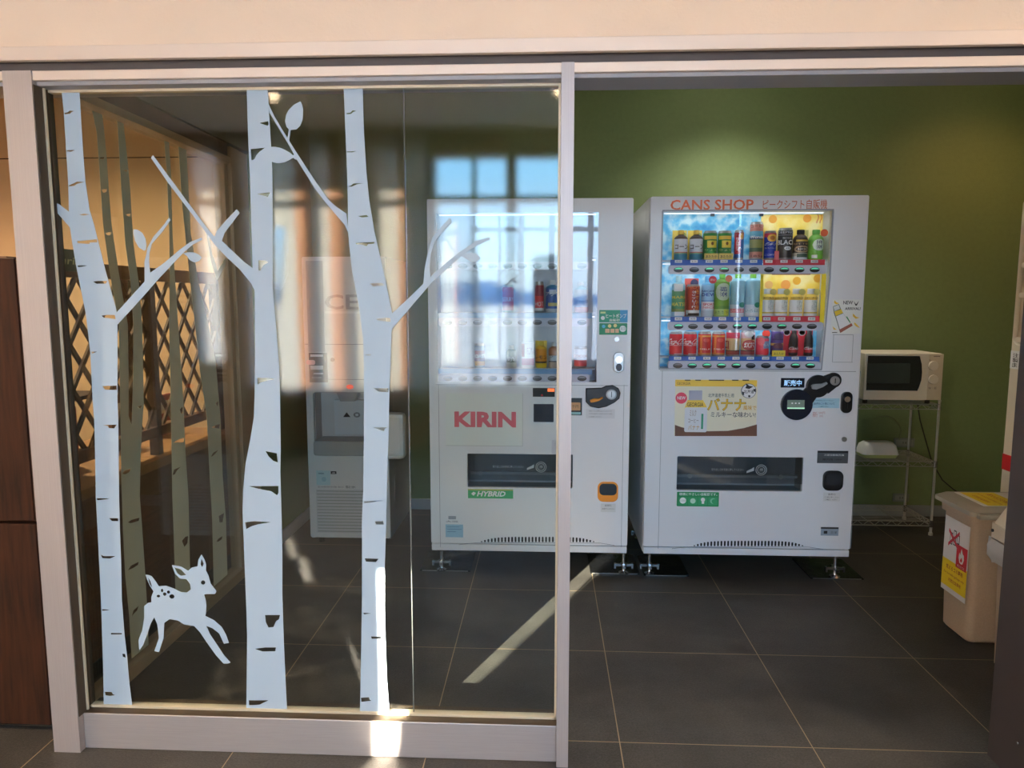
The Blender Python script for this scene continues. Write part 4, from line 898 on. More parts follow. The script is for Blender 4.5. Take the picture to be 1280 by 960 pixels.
sticker('caption', B, YF, (732.5, 511, 768.5, 523), flat((214, 216, 220)), [('t', '使用できる貨幣は次のとおりです', (736, 513, 765, 514.6), flat((100, 100, 104))), ('t', '千円 500円 100円 50円 10円', (736, 516.5, 765, 518), flat((100, 100, 104))), ('t', 'ご注意ください', (736, 520, 752, 521.6), flat((100, 100, 104)))])
sticker('notice', B, YF, (689.5, 550, 712, 568), flat((206, 204, 214)), [('c', 699, 561, 3, flat((214, 90, 120))), ('t', '注意', (693, 553, 703, 557), flat((120, 120, 130)))])
hatch(B, (584, 567.5, 716, 610), .7)
sticker('energy_sticker', B, YF, (585, 611.5, 641.5, 623), flat((72, 176, 110)), [('t', 'HYBRID', (597, 614, 632, 620.5), W_, .03, .3), ('p', [(589, 617), (592, 614.5), (595, 616.5), (592, 619.5)], W_), ('r', (585, 611.5, 641.5, 613), flat((180, 190, 90)))], 'green sticker with slanted white lettering')
a = rectY((747, 602, 772.5, 627), YF); OG = flat((238, 150, 40)); cr = MB().prism(rrect(*a, .028), YF-.01, YF+.001, OG).build('coin_return', B, bevel=.004, label='orange coin return cup')
MB().prism(rrect(a[0]+.008, a[1]-.008, a[2]+.036, a[3]-.008, .02), YF-.014, YF-.0095, MATS['smoked_plastic']).build('coin_return_flap', cr)
sticker('caption', B, YF, (751, 629.5, 769.5, 640), flat((214, 216, 216)), [('t', '返却口', (756, 630.5, 764, 633), K_), ('t', 'お取りください', (752.5, 635, 768, 637), flat((90, 90, 90)))])
sticker('small_label', B, YF, (557, 655.5, 579, 671.5), flat((150, 190, 216)), [('r', (559, 658, 574, 658.8), flat((100, 140, 170))), ('r', (559, 661, 577, 661.8), flat((100, 140, 170))), ('r', (559, 664, 570, 664.8), flat((100, 140, 170)))], 'pale blue label')
sticker('small_label', B, YF, (557, 645, 573, 653), None, [('r', (560.5, 645, 570, 649), flat((150, 156, 164))), ('t', '大阪', (557, 650.5, 573, 653), flat((90, 96, 104)))])
sticker('eco_sticker', B, YF, (749, 387.5, 784.5, 403), flat((38, 150, 120)), [('r', (775, 387.5, 784.5, 403), flat((60, 150, 200))), ('t', 'ヒートポンプ', (757.5, 392, 783, 397.5), W_, .01), ('t', '自販機', (762, 398.5, 775, 402), W_, .01), ('r', (750.5, 389.5, 757, 392), flat((200, 226, 160))), ('c', 753.5, 397.5, 2.5, W_)], 'green sticker with white lettering, upper of a pair', r=.003)
sticker('eco_sticker', B, YF, (749, 404, 784, 418.5), flat((30, 140, 96)), [('c', 762, 407.5, 2.2, flat((226, 220, 150))), ('c', 769, 407, 2.2, flat((226, 220, 150))), ('c', 778.5, 411, 4, W_), ('r', (756.5, 411, 762, 416), flat((230, 190, 150))), ('r', (763, 411, 768, 416), flat((230, 190, 150))), ('r', (769, 411, 773.5, 416), flat((230, 190, 150))), ('c', 754.5, 408, 2.2, flat((90, 190, 220))), ('t', 'エコ', (775.5, 409.5, 781.5, 412), GRN)], 'green sticker with small round pictures, lower of a pair', r=.003)
c = P(771, 424); MB().prism(circ(c[0], c[1], .012), YF-.006, YF+.001, STEEL).build('key_hole', B)
a = rectY((766.5, 440, 780, 466), YF); lo = MB().prism(rrect(*a, .024), YF-.008, YF+.001, STEEL).build('lock', B, bevel=.003)
c = P(773.5, 449.5); c2 = P(773.5, 459); MB().prism(circ(c[0], c[1], .017), YF-.014, YF-.007, CHROME).prism(circ(c2[0], c2[1], .015, .019), YF-.0095, YF-.0075, NAVY).build('lock_cylinder', lo)
vents(B, 602, 742, 34, 677)
for px, py in ((557, 703), (777, 712)): foot(B, onZ(px, py-2)[0], YF+.06, BZ0)
foot(B, BX0+.06, YF+.6, BZ0); foot(B, BX1-.06, YF+.6, BZ0)
def mat_(q, label, name='rubber_mat'):
    (xa, yn), (xb, _) = onZ(q[0], q[3]), onZ(q[1], q[3]); yn = onZ((q[0]+q[1])/2, q[3])[1]
    m = MB().prism([(xa, yn), (xb, yn), (xb, yn+.28), (xa, yn+.28)], 0, .005, RUBBER, 'z').box(xa+.01, xb-.012, yn-.001, yn, .001, .004, STEEL).build(name)
    tag(m, label, 'rubber mat', 'rubber mats under machine feet')
mat_((525, 588, 690, 714), 'black rubber mat seen through the glass under a machine foot')
mat_((738, 799.5, 697, 717.5), 'black rubber mat beside the sunlit streak')
mat_((805, 861, 700, 720), 'black rubber mat under the front left foot of the display machine')
mat_((1014, 1079, 700, 724), 'black rubber mat under the foot nearest the wire rack')

# ------------------------------------------------------------------ drinks in the machines
GP = 'drinks in the blue and yellow display'
def put(o, label, cat='drink', group=GP): return tag(o, label, cat, group)
YI = YF+.075
def pos(x0_, x1_, yt, row, zz=zr): 
    cx, r, h, z = item_pos(x0_, x1_, yt, 300); zt = onY((x0_+x1_)/2, yt, YF+.045)[1]
    # perspective: centre the item where its middle is seen at its own depth
    c = onY((x0_+x1_)/2, 400, YI)[0]; rr = (onY(x1_, 400, YI)[0]-onY(x0_, 400, YI)[0])/2
    return c, YI, zz[row]+.0005, min(rr, .036), onY((x0_+x1_)/2, yt, YI)[1]-zz[row]
GRNC, LGRN, DBR, CLR = flat((36, 130, 60)), flat((120, 190, 60)), flat((58, 42, 34)), M('clear_pet', (150, 196, 214), .1)
for k, (a_, b_) in enumerate(((840, 857), (859, 876))):
    c, y, z, r, h = pos(a_, b_, 288, 0)
    o = make_bottle('drink_bottle', c, y, z, r*.97, h, [(.12, TEAL), (.24, TEAL), (.34, flat((120, 160, 120))), (1, flat((214, 216, 224)))], GOLD, DBR,
                    [('t', 'コーン', .36, .52, 1.1, flat((70, 60, 60)), 0, .02), ('r', .24, .27, 1.2, flat((200, 110, 100)), 0)], shoulder=.7, nr=.42, capr=.46)
    card(o, c-r*1.05, c+r*1.05, z, z+h*1.02, y+.038, flat((236, 206, 84)), [('c', c+r*.55, z+h*.86, r*.38, flat((150, 180, 110)))])
    put(o, ['corn soup bottle with a white label, first of the pair at the top row end', 'corn soup bottle with a white label, next to the green cans'][k])
for k, (a_, b_) in enumerate(((876, 893), (894, 911))):
    c, y, z, r, h = pos(a_, b_, 289, 0)
    o = make_can('drink_can', c, y, z, r, h, [(.25, GRNC), (1, GRNC)], [('r', .42, .66, .75, flat((232, 206, 70)), .15), ('c', .5, .62, .2, flat((130, 90, 40)), .15), ('r', .7, .82, 1.0, flat((226, 190, 70)), -.1), ('t', 'りょく', .3, .38, .9, flat((200, 226, 160)))])
    a0, b0, a1, b1_ = c-r, c+r, z, z+h*.22
    MB().box(a0, b0, y-r-.006, y-r-.002, a1, b1_, flat((222, 196, 96))).text('あたたか', a0+.006, b0-.006, a1+.007, b1_-.008, y-r-.0064, K_, .01).build('tag', o)
    put(o, ['green can with a yellow emblem, beside the corn bottles', 'green can with a yellow emblem, beside the slim blue and red can'][k])
c, y, z, r, h = pos(914.5, 926, 288, 0)
o = make_can('drink_can', c, y, z, r, h, [(.1, flat((40, 100, 170))), (.8, flat((36, 104, 180))), (1, flat((170, 50, 60)))], [('r', .2, .78, .7, RED, -.55), ('c', .68, .9, .5, flat((232, 160, 60)), .3), ('v', 'ENERGY', .3, .74, .3, W_, -.55), ('t', '▲', .36, .44, .4, W_)])
put(o, 'slim blue and red can with an orange disc')
c, y, z, r, h = pos(933.5, 949.5, 278, 0)
o = make_can('drink_can', c, y, z, r, h, [(.18, flat((200, 130, 112))), (.3, flat((70, 96, 60))), (.55, flat((150, 150, 80))), (.62, flat((40, 60, 90))), (.8, flat((90, 170, 196))), (1, flat((196, 128, 112)))], [('t', 'Wonder', .56, .64, 1.3, W_, 0, .02), ('t', '185g', .06, .13, 1.0, K_), ('t', 'コーヒー', .85, .93, 1.2, K_)])
put(o, 'tall pink and teal coffee can, the tallest of the top row')
c, y, z, r, h = pos(951.5, 966, 289, 0)
o = make_can('drink_can', c, y, z, r, h, [(.84, flat((34, 62, 170))), (1, flat((200, 50, 80)))], [('c', .62, .88, .9, flat((232, 176, 60)), .1), ('c', .68, .82, .45, flat((180, 110, 40)), .1), ('t', 'ミルク', .5, .6, 1.2, W_, 0, .02, .3), ('t', 'COFFEE', .14, .2, 1.2, flat((200, 210, 240))), ('t', 'おいしい', .38, .43, 1.2, W_)])
MB().box(c+r*.5, c+r*1.25, y-r-.004, y-r-.001, z, z+h*.3, flat((232, 120, 120))).build('tag', o)
put(o, 'blue coffee can with a gold diamond disc, beside the black can')
c, y, z, r, h = pos(968.5, 986, 285.5, 0)
o = make_can('drink_can', c, y, z, r, h, [(1, flat((34, 36, 42)))], [('t', 'BLACK', .47, .62, 1.45, W_, 0, .03), ('t', 'DEEPRICH', .82, .9, 1.4, flat((190, 190, 196))), ('r', .765, .78, 1.6, flat((150, 150, 156)), 0), ('c', .3, .42, .5, W_, .1), ('t', 'BOLD', .66, .7, .6, W_), ('t', '無糖', .33, .38, .3, K_, .002)])
put(o, 'black coffee can with white lettering')
c, y, z, r, h = pos(987, 1005, 287.5, 0)
o = make_bottle('drink_bottle', c, y, z, r, h, [(.12, W_), (.3, flat((200, 190, 170))), (1, DBR)], K_, DBR, [('c', .24, .46, 1.2, flat((190, 160, 130)), 0), ('c', .28, .42, .9, DBR, 0), ('t', 'RICH', .32, .38, .6, W_), ('t', 'BITTER', .5, .55, 1.3, flat((200, 170, 120))), ('r', .60, .66, .9, GOLD, 0), ('r', .08, .2, .8, flat((60, 90, 80)), .1)], shoulder=.66, nr=.45, capr=.52)
card(o, c+r*.45, c+r*1.15, z+h*.76, z+h*1.0, y+.01, flat((196, 190, 110)))
put(o, 'dark brown bottle can with a black cap')
c, y, z, r, h = pos(1006, 1024, 287.5, 0)
o = make_bottle('drink_bottle', c, y, z, r, h, [(.18, LGRN), (1, flat((112, 180, 70)))], flat((86, 160, 70)), flat((120, 186, 80)), [('c', .3, .68, .95, flat((214, 228, 214)), .2), ('v', '生茶', .36, .64, .4, flat((60, 70, 110)), .2), ('r', .05, .16, .4, W_, -.4), ('r', .05, .16, .4, LGRN, .3)], shoulder=.64, nr=.45, capr=.5)
MB().prism(circ(c+r*.75, z+h*.88, r*.5), y-r-.002, y-r, flat((232, 100, 60))).build('tag', o)
put(o, 'small green tea bottle at the right end of the top row')
# middle row
c, y, z, r, h = pos(839, 855.5, 345, 1)
o = make_bottle('drink_bottle', c, y, z, r, h, [(.12, flat((150, 196, 220))), (.22, flat((140, 160, 90))), (.85, flat((86, 156, 110))), (1, flat((150, 200, 220)))], flat((170, 206, 214)), flat((160, 206, 220)), [('t', 'MARU', .44, .51, 1.3, flat((216, 196, 80)), 0, .02), ('t', 'MATSU', .26, .35, 1.3, flat((216, 206, 90)), 0, .02), ('r', .02, .12, .9, W_, .2), ('r', .62, .8, .7, W_, -.2)], shoulder=.76, nr=.45, capr=.45)
put(o, 'clear green bottle with yellow lettering, first in the middle row')
c, y, z, r, h = pos(857, 873.5, 348, 1)
o = make_can('drink_can', c, y, z, r, h*.84, [(.16, W_), (1, flat((168, 56, 40)))], [('v', 'ホットコーヒー', .18, .8, .35, W_, .0), ('v', 'ボトル缶', .2, .85, .3, flat((240, 150, 70)), .5), ('t', 'HOT', .86, .95, 1, flat((226, 110, 60)), 0, .02), ('r', .03, .11, .4, K_, -.5), ('r', .03, .11, .6, K_, .5)])
card(o, c-r*1.05, c+r*1.05, z, z+h, y+.038, flat((220, 90, 76)), [('c', c+r*.4, z+h*.88, r*.6, flat((34, 44, 90)))])
put(o, 'tall red brown bottle can with white upright lettering')
c, y, z, r, h = pos(876, 891.5, 345, 1)
o = make_bottle('drink_bottle', c, y, z, r, h, [(.16, flat((190, 200, 210))), (.45, flat((214, 222, 232))), (.5, flat((110, 160, 210))), (1, flat((150, 198, 230)))], flat((96, 170, 220)), flat((120, 190, 230)), [('t', 'NIGHT', .6, .65, 1.3, flat((34, 60, 140)), 0, .02), ('t', 'DEW', .5, .58, 1.3, flat((34, 70, 160)), 0, .02), ('r', .18, .36, 1.2, flat((236, 226, 230)), .1), ('t', 'SPORT', .27, .33, 1.0, RED, .002, .02), ('t', 'NICE', .2, .25, 1.0, RED, .002)], shoulder=.78, nr=.5, capr=.5)
MB().prism(circ(c+r*.5, z+h*.9, r*.62), y-r-.002, y-r, flat((220, 46, 66))).text('おい', c+r*.1, c+r*.9, z+h*.88, z+h*.93, y-r-.0024, W_).build('tag', o)
put(o, 'pale blue bottle with a round red tag')
c, y, z, r, h = pos(892, 910.5, 339.5, 1)
o = make_bottle('drink_bottle', c, y, z, r, h, [(.2, flat((170, 200, 120))), (.3, flat((90, 150, 50))), (1, flat((110, 164, 50)))], flat((110, 180, 70)), flat((96, 140, 50)), [('c', .36, .74, 1.15, flat((190, 210, 180)), .0), ('v', '緑茶', .44, .66, .5, flat((60, 80, 130)), .0), ('t', 'あたたかい', .06, .13, 1.2, flat((60, 90, 50))), ('r', .03, .16, .5, flat((190, 200, 60)), .6)], shoulder=.74, nr=.34, capr=.4)
MB().prism(circ(c+r*.62, z+h*.84, r*.46), y-r-.002, y-r, flat((236, 130, 96))).build('tag', o)
put(o, 'large green tea bottle with an oval label')
for k, (a_, b_) in enumerate(((912, 929.5), (930.5, 948.5))):
    c, y, z, r, h = pos(a_, b_, 339.5, 1)
    o = make_bottle('drink_bottle', c, y, z, r, h, [(.08, flat((230, 226, 230))), (.2, flat((232, 130, 140)) if k == 0 else flat((214, 224, 228))), (.32, flat((206, 216, 226))), (1, CLR)], LGRN, flat((150, 200, 220)), [('t', 'いろはす', .1, .17, 1.3, W_ if k == 0 else flat((80, 130, 160))), ('c', .2, .32, .5, flat((30, 130, 110)), .5)], shoulder=.78, nr=.4, capr=.42)
    put(o, ['clear water bottle with a pink lower label', 'clear water bottle with a white lower label'][k])
for k, (a_, b_) in enumerate(((951.5, 965.5), (967, 983.5), (985.5, 1002.5), (1004, 1020.5))):
    c, y, z, r, h = pos(a_, b_, 361, 1); r = .0305
    o = make_bottle('drink_bottle', c, y, z, r, h, [(.12, W_), (.2, flat((226, 196, 90))), (.9, flat((242, 242, 242))), (1, flat((236, 196, 70)))], flat((220, 222, 226)), flat((246, 212, 90)), [('t', 'GEORGIA', .64, .7, 1.3, flat((90, 60, 30)), 0, .01), ('v', 'バナナミルク', .25, .6, .3, flat((110, 120, 110)), .1), ('v', 'コーヒー', .26, .55, .2, flat((60, 150, 110)), .55)], shoulder=.66, neck=.80, nr=.55, capr=.58)
    MB().prism(circ(c+r*.55, z+h*.88, r*.5), y-r-.001, y-r+.001, flat((206, 196, 110))).build('tag', o)
    put(o, ['white and yellow bottle can touching the left side of the yellow frame', 'second white and yellow bottle can inside the yellow frame', 'third white and yellow bottle can inside the yellow frame', 'white and yellow bottle can touching the right side of the yellow frame'][k], group='bottle cans inside the yellow frame')
# lower row
for k, (a_, b_) in enumerate(((837.5, 853.5), (855, 871.5))):
    c, y, z, r, h = pos(a_, b_, 414.5, 2)
    o = make_can('drink_can', c, y, z, r, h, [(1, RED)], [('t', 'Coca-Cola', .48, .72, 1.6, W_, 0, .01, .25), ('r', .44, .455, 1.5, W_, 0), ('r', .1, .12, .8, W_, .4)])
    put(o, ['red cola can with white script at the left end of the bottom row', 'red cola can with white script, second in the bottom row'][k])
for k, (a_, b_) in enumerate(((873.5, 889.5), (891, 907))):
    c, y, z, r, h = pos(a_, b_, 414.5, 2)
    o = make_can('drink_can', c, y, z, r, h, [(.08, flat((214, 130, 70))), (.14, RED), (.86, flat((206, 40, 44))), (.94, flat((226, 170, 80))), (1, RED)], [('t', 'ココア', .36, .48, 1.2, W_, .1, .02), ('t', 'MILK', .27, .33, .9, W_), ('c', .58, .74, .5, flat((226, 90, 80)), .1), ('r', .14, .86, .2, flat((226, 130, 70)), -.75)])
    put(o, ['red can with gold bands, beside the cola cans', 'red can with gold bands, beside the beige cans'][k])
for k, (a_, b_) in enumerate(((908.5, 925.5), (927, 944.5))):
    c, y, z, r, h = pos(a_, b_, 412.5, 2)
    o = make_can('drink_can', c, y, z, r, h*1.0, [(.16, flat((150, 60, 56))), (.2, flat((70, 46, 34))), (.62, flat((206, 176, 128))), (.74, flat((216, 180, 130))), (1, flat((206, 60, 84)) if k == 0 else flat((226, 190, 196)))],
                 [('t', 'ココ', .28, .6, .9, flat((150, 40, 46)), .15, .03)] if k == 0 else [('c', .24, .64, 1.1, flat((176, 60, 60)), 0), ('t', '紅茶', .34, .54, .8, W_, .001, .02), ('c', .74, .96, .7, W_, -.1), ('r', .64, .82, .3, K_, .55)])
    put(o, ['beige can with a dark red top, left of the round emblem can', 'beige can with a round red emblem and pale pink top'][k])
c, y, z, r, h = pos(946, 962, 415, 2)
o = make_can('drink_can', c, y, z, r, h*.84, [(1, flat((226, 70, 96)))], [('r', .4, .75, .6, flat((150, 160, 190)), .5), ('c', .08, .38, .9, flat((236, 60, 70)), .3), ('c', .55, .95, .6, flat((240, 110, 120)), -.5), ('t', 'もも', .5, .64, .5, W_, .012)])
MB().prism(circ(c+r*.45, z+h*.93, r*.62), y-r*.4, y-r*.4+.002, flat((232, 70, 50))).build('tag', o)
put(o, 'pink peach can with a round red tag')
c, y, z, r, h = pos(964.5, 980, 412, 2)
o = make_can('drink_can', c, y, z, r, h*1.02, [(.4, flat((84, 60, 120))), (.5, flat((226, 180, 90))), (1, flat((92, 66, 136)))], [('c', .3, .5, .9, flat((120, 60, 80)), 0), ('r', .6, .66, 1, flat((60, 40, 90)), 0), ('c', .64, .86, .8, flat((70, 56, 96)), 0), ('t', 'ぶどう', .42, .48, 1, K_)])
MB().box(c-r*1.05, c+r*1.05, y-r-.006, y-r-.002, z, z+h*.24, flat((240, 214, 60))).text('あたたか', c-r*.8, c+r*.8, z+h*.07, z+h*.17, y-r-.0064, K_).build('tag', o)
put(o, 'purple can with a yellow tag at its foot')
for k, (a_, b_) in enumerate(((983, 1000.5), (1002, 1019.5))):
    c, y, z, r, h = pos(a_, b_, 411.5, 2); rr = r*.62
    o = make_bottle('drink_bottle', c+r*.15, y, z+.004, rr, h*.97, [(.15, flat((50, 20, 20))), (.5, flat((170, 26, 36))), (1, flat((34, 22, 24)))], flat((60, 66, 66)), flat((34, 24, 26)), [('t', 'Cola', .24, .34, 1.4, W_, 0, .02, .25)], shoulder=.56, neck=.86, nr=.4, capr=.5)
    card(o, c-r*1.05, c+r*1.05, z, z+h*1.0, y+.034, flat((196, 36, 54)), [('c', c-r*.5, z+h*.87, r*.5, W_), ('c', c-r*.5, z+h*.87, r*.42, flat((190, 60, 70))), ('c', c+r*.65, z+h*.87, r*.3, flat((50, 46, 50)))])
    put(o, ['dark cola bottle on a red card, beside the purple can', 'dark cola bottle on a red card at the right end of the bottom row'][k])
# in the machine behind the glass
GB = 'drinks in the machine behind the glass'
def posB(x0_, x1_, yt, row): return pos(x0_, x1_, yt, row, zb)
c, y, z, r, h = posB(667, 681, 352, 1)
o = make_can('drink_can', c, y, z, r*.8, h, [(.1, W_), (.55, flat((216, 50, 56))), (.95, flat((150, 30, 60)))], [('t', 'HOT', .2, .35, 1, W_)]); put(o, 'red can beside the blue bottle behind the glass', group=GB)
c, y, z, r, h = posB(682, 699, 350, 1)
o = make_bottle('drink_bottle', c, y, z, r, h, [(.12, flat((190, 200, 210))), (1, flat((36, 92, 170)))], W_, flat((40, 130, 170)), [('t', 'アクア', .5, .64, 1.2, W_, 0, .01), ('r', .2, .3, .9, flat((210, 196, 120)), .2), ('r', .56, .7, .5, flat((220, 226, 240)), 0)], shoulder=.74, nr=.4); put(o, 'blue bottle with a white cap behind the glass', group=GB)
c, y, z, r, h = posB(628, 642, 356, 1)
o = make_can('drink_can', c, y, z, r, h, [(1, flat((196, 60, 84)))], [('t', 'BERRY', .4, .55, 1.2, W_)]); put(o, 'rose red can in the middle row behind the glass', group=GB)
c, y, z, r, h = posB(718, 735, 352, 1)
o = make_bottle('drink_bottle', c, y, z, r, h, [(.2, flat((206, 130, 140))), (1, flat((170, 180, 196)))], W_, CLR, [('t', 'ソーダ', .3, .42, 1.2, flat((90, 100, 150)))], shoulder=.74, nr=.4); put(o, 'pale bottle just right of the aluminium stile', group=GB)
c, y, z, r, h = posB(593, 606, 429, 2)
o = make_can('drink_can', c, y, z, r, h, [(.22, flat((226, 150, 50))), (.75, flat((120, 36, 56))), (1, flat((90, 110, 160)))], [('t', 'ROAST', .4, .55, 1.2, W_)]); put(o, 'dark red can with an orange base behind the glass', group=GB)
c, y, z, r, h = posB(633, 646, 432, 2)
o = make_bottle('drink_bottle', c, y, z, r, h, [(.3, flat((190, 200, 190))), (1, flat((60, 84, 66)))], W_, flat((60, 90, 70)), [('t', '茶', .3, .5, .8, W_)], shoulder=.7, nr=.45, capr=.5); put(o, 'small dark green bottle in the low row behind the glass', group=GB)
c, y, z, r, h = posB(652, 668, 426, 2)
o = MB().box(c-r*.95, c+r*.95, y-r*.7, y+r*.7, z, z+h*.93, flat((226, 214, 222))).box(c-r*.95, c+r*.95, y-r*.71, y-r*.7, z+h*.1, z+h*.35, flat((206, 130, 160))).box(c-r*.95, c-r*.5, y-r*.711, y-r*.7, z+h*.4, z+h*.9, flat((140, 60, 80))).build('drink_carton', bevel=.002)
MB().text('いちごオレ', c-r*.4, c+r*.9, z+h*.5, z+h*.8, y-r*.712, flat((150, 90, 120))).build('print', o); put(o, 'white and pink drink carton behind the glass', group=GB)
c, y, z, r, h = posB(669.5, 683.5, 427, 2)
o = make_bottle('drink_bottle', c, y, z, r, h, [(.2, flat((226, 200, 40))), (.3, flat((60, 40, 20))), (1, flat((230, 150, 30)))], flat((232, 206, 80)), flat((226, 176, 40)), [('t', 'レモン', .34, .48, 1.2, K_, 0, .02)], shoulder=.72, nr=.4, capr=.48)
card(o, c-r*1.05, c+r*1.05, z, z+h*1.02, y+.036, flat((236, 200, 50))); put(o, 'yellow bottle on a yellow card behind the glass', group=GB)
c, y, z, r, h = posB(686, 700, 428, 2)
o = make_bottle('drink_bottle', c, y, z, r, h, [(.3, flat((190, 170, 150))), (.36, K_), (.7, flat((206, 212, 220))), (1, flat((186, 130, 90)))], flat((180, 186, 190)), flat((176, 120, 80)), [('t', 'ラテ', .4, .52, 1, K_)], shoulder=.68, nr=.42, capr=.46); put(o, 'brown and white bottle next to the stile behind the glass', group=GB)
c, y, z, r, h = posB(718, 734, 430, 2)
o = make_can('drink_can', c, y, z, r, h*.9, [(.35, flat((224, 60, 70))), (1, flat((226, 226, 232)))], [('t', 'COCOA', .5, .62, 1.3, flat((170, 60, 60)))]); put(o, 'white can with a red base just right of the stile', group=GB)

# ------------------------------------------------------------------ ice dispenser behind the glass
YI0 = 3.97; IX0, IX1, IZ0, IZ1 = -1.345, -.885, .03, 1.625
ice = thing('ice_dispenser', ((IX0+IX1)/2, YI0+.3, 0), 'tall grey white ice dispenser standing between the two middle birch decals', 'ice dispenser')
Q = lambda px, py: onY(px, py, YI0)
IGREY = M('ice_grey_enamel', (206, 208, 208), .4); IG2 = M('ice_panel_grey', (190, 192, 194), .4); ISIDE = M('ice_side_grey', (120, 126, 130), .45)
na = rectY((392, 490, 466, 569), YI0)
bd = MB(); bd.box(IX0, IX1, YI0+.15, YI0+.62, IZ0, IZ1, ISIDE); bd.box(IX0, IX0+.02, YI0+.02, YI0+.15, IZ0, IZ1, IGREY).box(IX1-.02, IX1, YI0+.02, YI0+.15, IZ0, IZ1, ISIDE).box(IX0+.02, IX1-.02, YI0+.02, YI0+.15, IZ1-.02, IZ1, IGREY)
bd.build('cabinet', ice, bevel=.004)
plate('front_panel', rrect(IX0, IX1, IZ0+.01, IZ1, .012), [rrect(na[0], na[1], na[2], na[3], .02)], YI0, YI0+.02, IGREY, ice)
nn = MB(); nn.box(na[0]+.002, na[1]-.002, YI0+.13, YI0+.14, na[2], na[3], IG2).box(na[0], na[0]+.006, YI0+.021, YI0+.13, na[2], na[3], GRIP).box(na[1]-.006, na[1], YI0+.021, YI0+.13, na[2], na[3], GRIP).box(na[0], na[1], YI0+.021, YI0+.13, na[3]-.006, na[3], GRIP)
nn.box(na[0]+.09, na[1]-.012, YI0+.10, YI0+.13, na[2]+.10, na[3]-.06, M('steel_plate', (196, 206, 214), .3, .2)); nn.text('▲ ◎', na[0]+.14, na[0]+.24, na[2]+.20, na[2]+.23, YI0+.0995, SOOT); no = nn.build('dispensing_niche', ice)
MB().prism([(na[0]+.12, na[3]-.01), (na[0]+.24, na[3]-.01), (na[0]+.22, na[3]-.06), (na[0]+.14, na[3]-.06)], YI0+.05, YI0+.11, GRIP).build('chute', no)
MB().prism(rrect(na[0]+.002, na[1]-.002, na[2]+.001, na[2]+.085, .015), YI0-.025, YI0+.128, M('drip_tray_grey', (150, 154, 154), .4)).build('drip_tray', ice, bevel=.004)
a = rectY((384, 326, 405, 440), YI0); MB().box(a[0], a[1], YI0-.003, YI0, a[2], a[3], M('ice_dark_strip', (164, 168, 172), .3)).build('side_strip', ice)
sticker('instruction_label', ice, YI0, (386.5, 441, 409.5, 478), flat((70, 74, 74)), [('r', (388, 443, 404, 446), W_), ('r', (388, 457, 404, 462), W_), ('r', (392, 466, 404, 468), W_), ('rr', (383, 450, 394, 456), flat((236, 200, 204)), .01), ('r', (390, 471, 402, 473), flat((160, 160, 160)))], 'black and white instruction label')
sticker('lettering', ice, YI0, (396, 366, 452, 390), None, [('t', 'ICE', (398, 368, 448, 387), flat((150, 150, 152)), .02), ('r', (406, 389, 475, 392), flat((226, 228, 228)))], 'grey capital lettering')
ss = MB()
for q in ((381, 430, 482, 430.7), (410, 474, 482, 474.6)):
    a = rectY(q, YI0); ss.box(a[0], a[1], YI0-.0008, YI0, a[2], a[3], flat((120, 124, 126)))
c = Q(416, 449.5); ss.prism(circ(c[0], c[1], .012), YI0-.006, YI0, flat((130, 124, 118))); ss.build('panel_seam', ice)
c = Q(437.5, 483.5); MB().prism(circ(c[0], c[1], .02, .013), YI0-.004, YI0, M('lit_red_lamp', (232, 84, 60), .4, emit=.4)).build('indicator_lamp', ice, label='glowing red lamp')
sticker('small_label', ice, YI0, (395.5, 588, 413, 606.5), flat((176, 206, 214)), [('r', (398, 591, 405, 592.5), flat((120, 150, 160))), ('c', 405, 599, 3, flat((150, 186, 200)))])
sticker('small_label', ice, YI0, (413.5, 589, 420.5, 592.5), K_, [('t', 'AE', (415, 590, 419, 592), W_)])
sticker('caption', ice, YI0, (396, 606.5, 456, 611), None, [('t', '全自動製氷機 型式', (397, 607.5, 430, 609.5), flat((120, 120, 124))), ('t', '製氷', (432, 607, 445, 610.5), flat((90, 92, 96)))])
gr = MB(); a = rectY((396, 612, 478, 666), YI0); gr.box(a[0], a[1], YI0-.004, YI0, a[2], a[3], IG2)
for k in range(14):
    z = a[2]+(a[3]-a[2])*(k+.5)/14; gr.box(a[0]+.006, a[1]-.006, YI0-.0048, YI0-.004, z-.002, z+.002, flat((150, 150, 146)))
gr.build('vent_grille', ice)
cw = M('white_moulded_plastic', (222, 222, 216), .45); ca = rectY((464, 517, 505, 575), YI0-.09); MB().box(ca[0], ca[1], YI0-.09, YI0-.0005, ca[2], ca[3], cw).build('cup_holder', ice, bevel=.025)
for x in (IX0+.05, IX1-.05):
    for y in (YI0+.05, YI0+.55): MB().lathe(x, y, 0, [(.018, 0), (.018, .035)], BLACK, 10).build('foot', ice)

